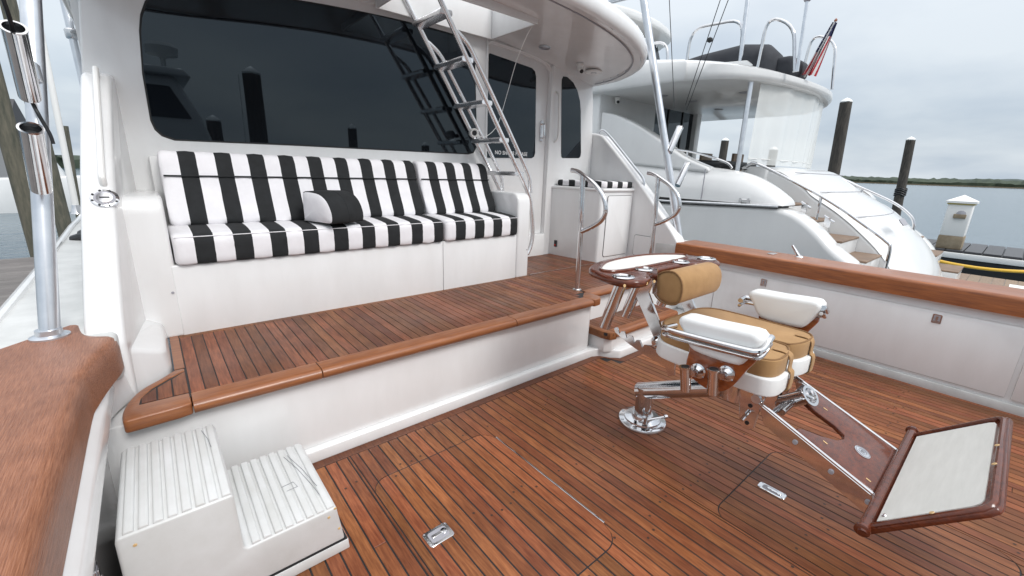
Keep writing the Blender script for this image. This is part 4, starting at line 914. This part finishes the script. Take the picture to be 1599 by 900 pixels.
piling(-1.90, 20.0, .085, 2.22, 'farthest weathered piling left of the cabin', capw=False, lean=(.19, 0))
piling(22.0, 5.36, .215, 4.40, 'tall dark piling with white cone cap behind the yacht stern', 'dpile', True, (.0, .24))
pb = piling(30.5, 4.38, .20, 3.5, 'dark piling with rope round it right of the yacht', 'dpile', True, (0, .25))
for z in (.45, .55, .66, .74): MB().tube([(30.5+.23*math.cos(a*math.pi/8), 4.48+.23*math.sin(a*math.pi/8), z+.3+.05*math.sin(a)) for a in range(16)], .035, 6, True).build('rope', 'dark', pb)
piling(27, 12.5, .22, 3.45, 'short dark piling seen under the yacht overhang', 'dpile', True)
piling(24.0, 8.66, .20, 2.72, 'lower dark piling seen past the yacht curtain post', 'dpile', True)
# finger pier on the port side
fp = thing('finger_pier', 'grey plank finger pier lying along the port side', 'pier', (-2.4, 5, -.3))
MB().box(-3.6, -1.12, -2, 9.78, -.45, -.245).build('frame', 'darkdock', fp)
y = 2.0
while y < 9.7:
    o = link('plank', mesh_cache.setdefault('fpl', MB().box(-1.26, 1.26, -.066, .066, -.035, 0).mesh('plank', 'dockwood', .004, 1)), fp, (-2.36, y, -.2)); o.matrix_parent_inverse = Matrix.Translation(-Vector(fp.location)); y += .142
# main dock on the starboard side
dk = thing('main_dock', 'dark plank dock with white fender strip beyond the yacht', 'dock', (16, 0, -.3))
MB().box(15.1, 17.3, -14, 12, -.55, -.25).build('frame', 'darkdock', dk); MB().box(14.99, 15.09, -14, 12, -.40, -.26).build('fender_strip', 'whitepl', dk, .02, 2)
MB().box(15.02, 15.1, -14, 12, -.95, -.42).build('skirt', 'dark', dk)
y = -9
while y < 6:
    o = link('plank', mesh_cache.setdefault('dpl', MB().box(-1.15, 1.15, -.15, .15, -.045, 0).mesh('plank', 'darkdock', .006, 1)), dk, (16.18, y, -.2)); o.matrix_parent_inverse = Matrix.Translation(-Vector(dk.location)); y += .32
pd = thing('dock_pedestal', 'white square dock pedestal with pyramid cap and stained base', 'pedestal', (15.35, 1.05, -.2))
MB().prism([(15.13, .83), (15.57, .83), (15.57, 1.27), (15.13, 1.27)], .12, .92).build('body', 'whitepl', pd, .03, 2)
MB().prism([(15.12, .82), (15.58, .82), (15.58, 1.28), (15.12, 1.28)], -.2, .13).build('footing', 'tanconc', pd, .03, 2)
pcp = MB().add([(15.08, .78, .92), (15.62, .78, .92), (15.62, 1.32, .92), (15.08, 1.32, .92), (15.08, .78, .97), (15.62, .78, .97), (15.62, 1.32, .97), (15.08, 1.32, .97), (15.35, 1.05, 1.12)], [(0,3,2,1), (0,1,5,4), (1,2,6,5), (2,3,7,6), (3,0,4,7), (4,5,8), (5,6,8), (6,7,8), (7,4,8)]); pcp.build('cap', 'whitepl', pd)
MB().box(15.11, 15.59, .81, 1.29, .885, .922).build('stained_rim', mat('amber_band', (.45, .36, .10), .5), pd)  # yellowish stained rim just under the pedestal cap
MB().lathe([(.09, 0), (.085, .03), (.03, .06)], (15.13, 1.0, .66), (-1, 0, 0), 12).build('socket', 'grey', pd); MB().box(15.06, 15.14, .9, 1.12, .56, .66).build('hose_hook', 'tanconc', pd, .01)
tag(MB().tube(smooth([(12.3, 1.6, .05), (12.0, 1.0, -.12), (12.0, .2, -.17), (12.2, -.6, -.08), (12.6, -1.6, .2)], 8), .03, 8).build('hose', 'yellow', None), 'yellow hose looped across the stern of the neighbouring yacht', 'hose')
tag(MB().tube(smooth([(12.4, 1.5, .0), (12.15, .9, -.15), (12.2, .2, -.2), (12.5, -.6, -.1), (13.0, -1.6, .15)], 8), .03, 8).build('shore_cable', 'dark', None), 'black shore cable running beside the yellow hose', 'cable')
# far shore: one wooded mass
M['wood'] = mat('far_woodland', (.060, .080, .050), .95, vary=(.022, .036, .026), vscale=.08, coord='Object'); M['hill'] = mat('far_hills', (.07, .095, .085), .95, vary=(.045, .065, .06), vscale=.01)
M['marsh'] = mat('tan_marsh', (.22, .17, .11), .95)
def ridge(name, D, h0, h1, m, seed, depth, lab=None, step=6.0, span=(-1400, 2200)):
    rnd = random.Random(seed); q = MB(); y = span[0]; cols_ = []
    ph = [rnd.uniform(0, 6.28) for _ in range(6)]
    while y < span[1]:
        base = .5+.5*math.sin(y/310+ph[0])*math.sin(y/130+ph[1]); hh = h0+(h1-h0)*base
        cols_.append([(D+rnd.uniform(-2, 2), y, WZ-.5), (D+rnd.uniform(-2, 2), y, hh*.45+rnd.uniform(-.8, .8)), (D+depth*.25+rnd.uniform(-3, 3), y+rnd.uniform(-2, 2), hh*.85+rnd.uniform(-.18, .18)*h0), (D+depth*.6, y, hh+rnd.uniform(-.16, .22)*h0), (D+depth, y, hh*.9+rnd.uniform(-.1, .15)*h0)])
        y += step
    for c in cols_: q.v += c
    for i_ in range(len(cols_)-1):
        for j in range(4): q.face((i_*5+j, (i_+1)*5+j, (i_+1)*5+j+1, i_*5+j+1))
    return q.build(name, m, None, 0, 2, 20)
r1 = ridge('far_woodland', 900, 9, 13, 'wood', 3, 60, step=4.5); r1['kind'] = 'stuff'; tag(r1, 'low dark tree line along the far shore', 'woodland')
r2 = struct(ridge('far_hills', 2300, 16, 30, 'hill', 5, 500, step=25, span=(-4000, 6000)))
struct(MB().box(872, 905, -1400, 2200, WZ-.4, WZ+1.6).build('far_bank', 'marsh'))
r3 = ridge('left_woodland', 120, .6, 1.6, 'wood', 9, 12, step=1.2, span=(-90, 60))
r3.rotation_euler = (0, 0, R_(98)); r3.location = (-12, -10, 0); r3['kind'] = 'stuff'; tag(r3, 'distant trees across the water beyond the finger pier', 'woodland')
# quay across the basin to port
qy = thing('quay_wall', 'dark timber quay wall across the basin at far left', 'quay', (-9, 29.5, WZ))
MB().box(-16, -2.6, 29.3, 32, WZ-.2, .05).build('wall', 'darkdock', qy); MB().box(-16, -2.6, 29.0, 32, .05, .2).build('deck', 'dockwood', qy)
for k in range(34): MB().box(-16+k*.4, -15.82+k*.4, 29.2, 29.3, WZ-.2, .05).build('fender_pile', 'dockwood', qy)
hs_ = thing('boat_shed', 'low dark roofed waterfront building at far left', 'building', (-9.5, 36, .1))
MB().box(-14.5, -5.2, 34, 40, .1, 2.6).build('wall', mat('shed_wall', (.25, .26, .27), .8), hs_); MB().prism([(33.6, 2.5), (37, 4.2), (40.4, 2.5)], -14.9, -4.9, 'x').build('roof', mat('shed_roof', (.06, .06, .065), .8), hs_)
for k in range(5): MB().box(-13.6+k*1.6, -12.8+k*1.6, 33.96, 34.02, 1.0, 2.0).build('window', 'glass', hs_)
def small_boat(x, y, lab, L=2.4):
    t = thing('moored_boat', lab, 'boat', (x, y, WZ))
    MB().prism([(x-L, WZ-.2), (x+L*.8, WZ-.2), (x+L*1.1, .55), (x-L, .35)], y-.8, y+.8, 'y').build('hull', 'gel2', t, .1, 2)
    MB().prism([(x-L*.3, .4), (x+L*.4, .45), (x+L*.2, 1.3), (x-L*.2, 1.3)], y-.6, y+.6, 'y').build('cabin', 'gel2', t, .05, 2); MB().box(x-L*.25, x+L*.2, y-.63, y+.63, .75, 1.1).build('window', 'glass', t)
small_boat(-8.2, 28, 'small white boat moored at the far quay')
small_boat(-3.3, 26.5, 'small white boat moored behind the slim white pole', 1.8)
# ================================================================== the neighbouring yacht
Y_ = thing('motor_yacht', 'large white motor yacht with curved stern and stairs moored to starboard', 'yacht', (8.4, 5, WZ))
def sm2(p, n=4): return [(q[0], q[1]) for q in smooth([(a, b, 0) for a, b in p], n)]
side = sm2([(2.02, 1.0), (1.80, .94), (1.57, .79), (1.34, .58), (1.09, .40), (.88, .15), (.76, -.2), (.72, -.6)])
side = [(12, .94), (5, .93), (3.5, .935), (2.5, .98)]+side+[(.72, WZ-.3), (12, WZ-.3)]
for x0, x1 in ((6.0, 6.42), (10.6, 11.0)): MB().prism(side, x0, x1, 'x').build('hull_side', 'gel2', Y_, .07, 4, 40, 40)
ctop = sm2([(12, 1.95), (7, 1.86), (5.2, 1.74), (4.56, 1.665), (4.06, 1.565), (2.92, 1.468), (2.48, 1.395), (2.185, 1.262), (1.99, 1.12), (1.94, 1.045)])
for x0, x1 in ((6.0, 6.42), (10.6, 11.0)):
    m = MB(); n = len(ctop); o = len(m.v); sg = 1 if x0 < 8 else -1
    xa, xb = (x0, x1) if sg > 0 else (x1, x0)
    pr = [(0, 0), (.02, .30), (.07, .62), (.16, .90), (.26, 1.0), (.36, .985), (.42, .90), (.42, 0)]
    for y, z in ctop:
        for d, f in pr: m.v.append((xa+sg*d, y, 1.025+(z-1.025)*f))
    k = len(pr)
    for i_ in range(n-1):
        for j in range(k-1): m.face((i_*k+j, (i_+1)*k+j, (i_+1)*k+j+1, i_*k+j+1))
    m.face(range(k)); m.face([(n-1)*k+j for j in range(k)]); m.build('bulwark', 'gel2', Y_, 0, 2, 50)
MB().tube([(5.985, 12, .985), (5.985, 3.5, .975), (5.985, 2.5, 1.005), (5.985, 1.99, 1.018)], .018, 8).build('rub_rail', 'steel', Y_)
MB().box(6.005, 6.4, 2.0, 12, .99, 1.026).build('rub_gap', 'gasket', Y_)
la = MB().box(5.985, 6.02, 2.33, 2.47, 1.03, 1.075).build('hatch_latch', 'steel', Y_, .004, 1); [MB().box(5.975, 5.99, y, y+.03, 1.02, 1.09).build('latch_clip', 'steel', la) for y in (2.335, 2.435)]
MB().box(5.996, 6.01, 2.985, 2.995, 1.03, 1.45).build('panel_seam', 'grey', Y_)
MB().box(6.4, 10.62, 2.2, 12, .6, .95).build('aft_deck', 'nonskid', Y_)
# stairs down to the swim platform
for k, (y, z) in enumerate(((2.06, 1.03), (1.73, .845), (1.38, .64), (1.10, .44), (.80, .22), (.5, .0))):
    for (x0, x1) in ((6.40, 7.22), (9.78, 10.62)):
        MB().box(x0, x1, y-.02, y+.5, WZ, z-.028).build('stair_riser', 'gel2', Y_, .012, 2)
        MB().box(x0+.01, x1-.01, y-.03, y+.34, z-.026, z).build('stair_tread', mat('stair_teak', (.25, .17, .115), .6, vary=(.16, .105, .07), vscale=10) if 'stair_teak' not in bpy.data.materials else bpy.data.materials['stair_teak'], Y_, .006, 1)
blk = sm2([(a*1.13, 1.35-(1.35-b)*1.13) for a, b in ((2.45, 1.546), (2.2, 1.545), (1.96, 1.51), (1.66, 1.33), (1.585, 1.26), (1.50, 1.20), (1.27, 1.06), (1.03, .88), (.73, .6), (.50, .25), (.42, -.1), (.45, -.5))])
m = MB(); n = len(blk); nx = 14
for i_, (y, z) in enumerate(blk):
    for j in range(nx+1):
        u = j/nx*2-1; x = 8.5+1.27*u; bow = (1-abs(u)**2.2)
        e = 1-abs(u)**10
        m.v.append((x, y-.12*bow*min(1, max(0, 2.67-y)/1.2)+.15+(1-e)*.10, (z-.085)+.04*e))
for i_ in range(n-1):
    for j in range(nx): m.face((i_*(nx+1)+j, (i_+1)*(nx+1)+j, (i_+1)*(nx+1)+j+1, i_*(nx+1)+j+1))
m.build('transom_block', 'gel2', Y_, 0, 2, 50)
MB().prism([(q[0]+.23, q[1]-.10) for q in blk]+[(.7, WZ), (2.67, WZ)], 7.225, 9.775, 'x').build('transom_core', 'gel2', Y_, .05, 3, 40, 40)
for ii in (9, 17, 26):
    y0_, z0_ = blk[ii]
    MB().tube([(8.5+1.22*u, y0_-.12*(1-abs(u)**2.2)*min(1, max(0, 2.67-y0_)/1.2)+.147, z0_-.044) for u in [k/10-1 for k in range(21)]], .006, 5).build('panel_seam', 'grey', Y_)
MB().prism3(rrect(-.16, .16, -.05, .05, .02), (7.75, 1.03, .84), (1, 0, 0), (0, .62, .78), .012).build('vent_plate', 'grey', Y_, .003, 1)
for q in range(3): MB().prism3(rrect(-.14, .14, -.008, .008, .006), (7.75, 1.03+(q-1)*.020, .84+(q-1)*.025), (1, 0, 0), (0, .62, .78), -.004).build('vent_slat', 'dark', Y_)
sp_ = MB().box(6.1, 11.6, -1.5, .95, -.45, -.262).build('swim_platform', 'gel2', Y_, .03, 3)
M['plat'] = mat('faded_teak', (.30, .215, .15), .6, vary=(.20, .14, .095), vscale=9, stretch=(.7, 8, 3), rnd=.1)
y = -1.44
while y < .85:
    o = link('platform_plank', mesh_cache.setdefault('ppl', MB().box(-2.7, 2.7, -.07, .07, -.01, 0).mesh('platform_plank', 'plat')), Y_, (8.86, y, -.252)); o.matrix_parent_inverse = Matrix.Translation(-Vector(Y_.location)); y += .147
MB().box(10.2, 11.0, -.6, -.1, -.253, -.246).build('platform_hatch', 'whitepl', Y_)
# cabin
YC = 5.0
cw = MB().box(6.05, 7.75, YC, YC+.2, .95, 2.66).build('cabin_wall', 'gel2', Y_, .03, 3)
MB().box(7.75, 9.25, YC+.05, YC+.12, .95, 2.62).build('saloon_door', 'glass', Y_); MB().box(9.25, 9.45, YC-.05, YC+.2, .95, 2.66).build('door_post', 'gel2', Y_, .03, 2)
for x in (8.25, 8.8): MB().box(x, x+.035, YC+.03, YC+.055, .95, 2.62).build('door_frame', 'dark', Y_)
MB().box(6.065, 6.25, YC+.215, 12, 1.2, 2.70).build('cabin_side', 'gel2', Y_)
yc_ = MB().lathe([(.05, 0), (.05, -.02), (.035, -.03), (.035, -.085), (.02, -.10)], (6.42, 4.93, 2.60), n=16).build('dome_camera', 'whitepl', Y_); MB().lathe([(.026, 0), (.022, .02)], (6.41, 4.905, 2.53), (-.5, -.8, -.3), 14).build('camera_lens', 'dark', yc_); MB().box(9.45, 9.6, YC+.1, 12, .95, 2.66).build('cabin_side', 'gel2', Y_)
# sweeping fairing from the bulwark up to the house
m = MB(); fr = sm2([(5.0, 2.35), (4.7, 2.28), (4.3, 2.12), (3.8, 1.85), (3.4, 1.62), (3.0, 1.47)]); n = len(fr)
m.prism(fr+[(3.0, 1.40), (5.0, 1.55)], 6.10, 6.36, 'x').build('fairing', 'gel2', Y_, .06, 4, 40, 40)
# overhang
eo = [(5.92, 11), (5.92, 4.2), (5.97, 3.5), (6.15, 3.05), (6.5, 2.76), (7.0, 2.58), (7.7, 2.47), (8.4, 2.45), (9.0, 2.53), (9.55, 2.70), (10.0, 2.95), (10.35, 3.35), (10.5, 4.0), (10.55, 11)]
eo = [(a[0], a[1]) for a in smooth([(a, b, 0) for a, b in eo], 4)]
m = MB(); n = len(eo); ctr = Vector((8.3, 6.5))
def ztop(y): return 2.765+.135*max(0, y-2.45)
lays = [(-.02, 0, 0), (.0, .0, .01), (.025, .0, .045), (.03, .4, .0), (.02, .8, 0), (-.06, 1.0, 0), (-.35, 1.06, 0.0)]
for d, f, dz in lays:
    for (a, b) in eo:
        v = (Vector((a, b))-ctr).normalized(); q = Vector((a, b))+v*d; m.v.append((q.x, q.y, 2.62+(ztop(b)-2.62)*f+dz))
for l in range(len(lays)-1):
    for i_ in range(n-1): m.face((l*n+i_, l*n+i_+1, (l+1)*n+i_+1, (l+1)*n+i_))
m.face(range(n)); m.face([(len(lays)-1)*n+i_ for i_ in range(n)][::-1])
oy = m.build('overhang', 'gel2', Y_, 0, 2, 50)
for x, y in ((7.3, 3.2), (8.6, 3.3), (7.6, 4.2), (8.8, 4.3), (6.8, 4.3)): MB().lathe([(.075, 0), (.075, -.01), (.05, -.014)], (x, y, 2.62), n=18).build('soffit_light', 'grey', oy)
# clear vinyl curtain hanging from the aft rim
M['curtain'] = mat('milky_clear_vinyl', (.80, .82, .80), .25, alpha=.62)
cu_ = [p for p in eo if 6.62 < p[0] < 9.6 and p[1] < 3.2]; q = MB(); nn = len(cu_)*4
def cpt_(f):
    g = f*(len(cu_)-1); i_ = min(int(g), len(cu_)-2); a, b = cu_[i_], cu_[i_+1]; return a[0]+(b[0]-a[0])*(g-i_), a[1]+(b[1]-a[1])*(g-i_)
q.grid(lambda u, v: (cpt_(u)[0], cpt_(u)[1]+.09+.022*math.sin(u*48+.6*math.sin(u*11))*(.25+.75*v)+.012*math.sin(u*21), 2.63-1.09*v), 120, 6); q.build('vinyl_curtain', 'curtain', Y_, 0, 2, 80)
MB().tube([(cpt_(k/20)[0], cpt_(k/20)[1]+.09, 1.62) for k in range(21)], .006, 6).build('curtain_hem', 'whitepl', Y_)
MB().tube([(6.58, 2.82, 2.64), (6.56, 2.80, 1.5), (6.55, 2.80, 1.0)], .032, 12).build('overhang_post', 'alu', Y_)
box('aft_console', 'gel2', 7.2, 9.8, 2.62, 2.95, .95, 1.52, Y_, .05, 3)
tb_ = thing('covered_table', 'dark covered table on the aft deck of the yacht', 'table', (7.65, 3.7, .95)); MB().prism(rrect(6.9, 8.4, 3.2, 4.2, .2), 1.48, 1.60).build('cover', 'dark', tb_, .05, 3); MB().box(7.5, 7.8, 3.6, 3.8, .95, 1.5).build('leg', 'alu', tb_)
for (x, y, lb) in ((8.9, 3.9, 'brown deck chair nearer the curtain on the yacht aft deck'), (8.6, 4.4, 'brown deck chair nearer the saloon door of the yacht')):
    dc_ = thing('deck_chair', lb, 'chair', (x+.2, y-.2, .95), 'deck chairs on the yacht')
    MB().box(x, x+.45, y, y+.05, 1.4, 1.80).build('backrest', 'plat', dc_, .01); MB().box(x, x+.45, y-.45, y, 1.36, 1.42).build('seat', 'plat', dc_, .01)
    for a, b in ((x, y-.42), (x+.4, y-.42), (x, y), (x+.4, y)): MB().box(a, a+.04, b, b+.04, .95, 1.40).build('leg', 'plat', dc_)
# rails
MB().tube(smooth([(6.72, 2.80, 1.48), (6.72, 2.70, 1.54), (6.72, 2.60, 1.545), (6.72, 2.09, 1.315), (6.72, 1.61, 1.07), (6.72, 1.15, .775), (6.72, 1.0, .67), (6.72, .945, .60), (6.72, .935, .36), (6.72, .935, .1)], 6), .018, 10).build('stair_rail', 'steel', Y_)
MB().tube([(6.72, 1.75, .83), (6.72, 1.75, 1.135)], .016, 10).build('rail_stanchion', 'steel', Y_)
MB().tube(smooth([(6.2, 5.0, 1.80), (6.2, 4.2, 1.77), (6.2, 3.4, 1.70), (6.2, 2.85, 1.56), (6.2, 2.72, 1.47)], 5), .016, 10).build('bulwark_rail', 'steel', Y_); MB().tube([(6.2, 3.4, 1.5), (6.2, 3.4, 1.7)], .013, 8).build('rail_stanchion', 'steel', Y_)
MB().tube(smooth([(9.2, 2.25, 1.42), (9.2, 2.0, 1.31), (9.2, 1.42, 1.05), (9.2, 1.17, .87), (9.2, 1.09, .74), (9.2, 1.075, .58), (9.2, 1.07, .3)], 6), .02, 10).build('stair_rail', 'steel', Y_); MB().tube([(9.2, 1.85, 1.0), (9.2, 1.85, 1.24)], .016, 8).build('rail_stanchion', 'steel', Y_)
for (y, z) in ((1.9, .95), (1.62, .80)): 
    ck = MB().tube([(6.50, y, z+.12), (6.50, y-.12, z+.05)], .014, 8).build('cleat', 'steel', Y_); MB().box(6.48, 6.52, y-.08, y-.02, z-.02, z+.10).build('cleat_foot', 'steel', ck)
# on the overhang: hoops, mast, covered gear
def hoop(p, r=.022): MB().tube(fillet(p, .22), r, 10).build('roof_rail', 'steel', Y_)
hoop([(7.0, 4.07, 2.9), (7.0, 4.05, 3.60), (7.0, 3.25, 3.57), (7.0, 3.20, 2.85)]); hoop([(7.0, 2.95, 2.80), (7.0, 2.92, 3.535), (7.0, 2.56, 3.35), (7.0, 2.45, 2.76)])
hoop([(7.0, 5.3, 3.05), (7.0, 5.2, 3.52), (7.0, 4.45, 3.50), (7.0, 4.40, 2.98)]); hoop([(8.6, 2.9, 2.8), (8.6, 2.85, 3.62), (8.6, 2.5, 3.45), (8.6, 2.42, 2.75)])
MB().tube([(7.0, 3.20, 2.85), (7.0, 3.30, 5.2)], .030, 10).build('mast', 'alu', Y_); MB().tube([(7.0, 2.42, 2.76), (7.0, 2.46, 3.62)], .022, 8).build('antenna_post', 'alu', Y_)
MB().lathe([(.03, 0), (.045, .02), (.02, .05)], (7.0, 2.46, 3.60), n=10).build('antenna_light', 'grey', Y_)
cg = thing('covered_tender', 'long dark canvas cover lashed on top of the yacht overhang', 'cover', (7.3, 3.6, 2.9))
m = MB(); 
def sec_(y, hw, z0, z1):
    return [(7.35+hw*math.cos(R_(a)), y, z0+(z1-z0)*max(0, math.sin(R_(a)))**.6) for a in range(0, 181, 15)]
secs = [(4.9, .1, 3.06, 3.10), (4.4, .26, 3.0, 3.20), (3.9, .34, 2.95, 3.26), (3.3, .38, 2.90, 3.30), (2.95, .36, 2.86, 3.24), (2.80, .25, 2.84, 3.10), (2.75, .1, 2.82, 2.95)]
for s_ in secs: m.v += sec_(*s_)
k = 13
for i_ in range(len(secs)-1):
    for j in range(k-1): m.face((i_*k+j, (i_+1)*k+j, (i_+1)*k+j+1, i_*k+j+1))
M['cover'] = mat('charcoal_canvas', (.030, .034, .042), .8, vary=(.018, .020, .026), vscale=6, bump=.5, bscale=12); m.build('cover', 'cover', cg, 0, 2, 60)
MB().prism([(4.2, 2.96), (3.1, 2.84), (3.0, 2.92), (3.1, 3.0), (4.0, 3.06), (4.2, 3.04)], 6.96, 7.02, 'x').build('tender_side', 'gel2', cg, .02, 2)
c2_ = thing('stowed_raft', 'small dark covered bundle at the aft end of the yacht overhang', 'cover', (7.5, 2.66, 2.8)); MB().box(7.2, 7.9, 2.55, 2.85, 2.76, 3.04).build('cover', 'cover', c2_, .10, 4)
# flag drooping from its staff
fgt = thing('flag', 'American flag drooping from a short staff on the yacht stern', 'flag', (7.6, 2.5, 2.8))
f0 = Vector((7.55, 2.50, 2.78)); f1 = Vector((7.50, 2.237, 3.44)); MB().tube([f0, f1], .012, 8).build('staff', 'whitepl', fgt); MB().lathe([(.018, -.01), (.02, .01), (.005, .03)], f1, n=10).build('finial', 'varnish2', fgt)
M['fred'] = mat('flag_red', (.42, .025, .035), .8); M['fwhite'] = mat('flag_white', (.72, .70, .70), .8); M['fblue'] = mat('flag_blue', (.018, .024, .085), .8)
m = MB(); nu, nv = 13, 16; Lf = .66; dS_ = (f0-f1).normalized(); o = 0
def fp_(u, v):  # u across the stripes (gathered folds), v along the hang
    p = f1+dS_*(.02+v*Lf); g = (u-.5); w = .03+.055*v
    return p+Vector((.0, 1, .25)).normalized()*(g*w*2.2-.03*v)+Vector((1, 0, 0))*(.05*math.sin(u*13+v*2)*(.3+v))
for i_ in range(nu+1):
    for j in range(nv+1): m.v.append(tuple(fp_(i_/nu, j/nv)))
for i_ in range(nu):
    for j in range(nv):
        canton = j < 8 and i_ < 7
        m.cm = 2 if (j < 9 and i_ >= 4) or j < 4 else (0 if i_ % 2 == 0 else 1); m.face((i_*(nv+1)+j, (i_+1)*(nv+1)+j, (i_+1)*(nv+1)+j+1, i_*(nv+1)+j+1))
fo = m.build('cloth', ['fred', 'fwhite', 'fblue'], fgt, 0, 2, 80)
st = MB()
for i_ in range(4, 13):
    for j in range(0, 9):
        if (i_+j) % 2: continue
        p = fp_((i_+.5)/nu, (j+.5)/nv); nrm = Vector((-1, -.1, 0)); 
        for sg in (-1, 1):
            pts = []
            for a in range(10):
                rr = .0075 if a % 2 == 0 else .003; pts.append(p+nrm*.004*sg+Vector((0, math.cos(a*math.pi/5+1.57), math.sin(a*math.pi/5+1.57)))*rr)
            o = len(st.v); st.v += [tuple(x) for x in pts]; st.face(range(o, o+10))
sto = st.build('stars', 'fwhite', fo); sto['kind'] = 'stuff'
# upper helm deck and its hardtop further forward
box('helm_house', 'gel2', 6.6, 10.1, 6.3, 11, 2.9, 3.7, Y_, .15, 4)
MB().prism([(6.35, 3.65), (6.6, 4.35), (11, 4.35), (11, 3.65)], 6.75, 9.95, 'x').build('helm_glass', 'glass', Y_)
ho_ = [(6.3, 11), (6.3, 6.6), (6.45, 5.9), (6.9, 5.4), (7.7, 5.15), (8.4, 5.1), (9.1, 5.15), (9.9, 5.4), (10.35, 5.9), (10.5, 6.6), (10.5, 11)]
ho_ = [(a[0], a[1]+.8) for a in smooth([(a, b, 0) for a, b in ho_], 4)]
hto = MB().prism(ho_, 4.36, 4.52).build('helm_hardtop', 'gel2', Y_, .06, 4, 40, 40)
for x, y in ((7.3, 6.9), (8.2, 6.5), (7.5, 7.6)): MB().lathe([(.08, 0), (.08, -.012), (.05, -.016)], (x, y, 4.36), n=16).build('hardtop_light', 'grey', hto)
MB().tube([(6.75, 6.7, 3.6), (6.8, 6.6, 4.38)], .035, 8).build('hardtop_post', 'alu', Y_); MB().tube([(9.9, 6.7, 3.6), (9.9, 6.6, 4.38)], .035, 8).build('hardtop_post', 'alu', Y_)
# thin halyards between the boats
for k, (a, b) in enumerate((((5.2, 3.6, 1.9), (4.6, 3.2, 4.2)), ((5.6, 3.4, 1.8), (6.6, 3.8, 4.6)), ((5.6, 3.4, 1.8), (6.9, 3.7, 4.6)))):
    pass
hy = thing('rigging_line', 'thin dark rigging lines dropping in front of the yacht overhang', 'line', (5, 2.9, 2.1))
for a, b in (((5.0, 3.42, 4.3), (5.0, 2.985, 2.12)), ((5.0, 2.42, 3.95), (5.0, 2.85, 2.145)), ((5.0, 2.30, 3.9), (5.0, 2.826, 2.094))): MB().tube([a, b], .0045, 6).build('line', 'dark', hy)
MB().lathe([(.002, -.03), (.028, -.015), (.03, .0), (.028, .015), (.002, .03)], (5.0, 2.66, 2.80), n=12).build('line_float', 'dark', hy)
sp2 = thing('post_spreader', 'short tubular spreaders bracing the starboard aluminium post', 'brace', (3.9, 2.7, 2.6))
for a, b in (((4.0, 3.10, 2.66), (3.83, 2.64, 2.56)), ((4.0, 3.5, 3.09), (3.79, 2.74, 2.97))): MB().tube([a, b], .026, 12).build('tube', 'alu', sp2)
# ================================================================== behind the camera: what the dark glass mirrors
def bpile(x, y, top, lab, r=.16): piling(x, y, r, top, lab, 'dpile', True)
bpile(2.30, -6.0, 3.35, 'dark piling astern mirrored tall in the saloon window', .20)
bpile(6.1, -10.0, 2.62, 'dark piling astern mirrored small near the window bottom', .16)
bpile(1.85, -10.0, 2.5, 'dark piling astern mirrored beside the reflected boat', .2)
bpile(10.2, -12.0, 2.3, 'dark piling astern mirrored at the right of the window', .18)
mb = thing('cabin_boat', 'white cabin boat with radar dome mirrored in the saloon window', 'boat', (.2, -7.5, WZ))
MB().prism([(-3.2, WZ-.2), (1.9, WZ-.2), (2.0, 1.3), (-3.2, 1.55)], -9.5, -6.2, 'y').build('hull', 'gel2', mb, .15, 3)
MB().prism([(-2.6, 1.4), (1.5, 1.4), (1.25, 2.3), (.85, 3.15), (-2.6, 3.15)], -9.0, -6.5, 'y').build('cabin', 'gel2', mb, .10, 3)
for x0, x1, x2 in ((-2.3, -.25, -.25), (-.1, 1.05, .72)): MB().prism([(x0, 2.25), (x1, 2.25), (x2, 2.92), (x0, 2.92)], -6.52, -6.46, 'y').build('window', 'glass', mb, .02, 1)
MB().prism([(-2.9, 3.14), (1.15, 3.14), (1.0, 3.30), (-2.9, 3.30)], -9.2, -6.3, 'y').build('roof', 'gel2', mb, .05, 2)
MB().lathe([(.05, 0), (.05, .30), (.12, .36), (.30, .38), (.32, .55), (.24, .64), (.02, .67)], (.72, -7.2, 3.28), n=22).build('radar_dome', 'whitepl', mb)
MB().tube([(2.3, -8, .5), (2.35, -8, 3.6)], .012, 6).build('antenna', 'whitepl', mb)
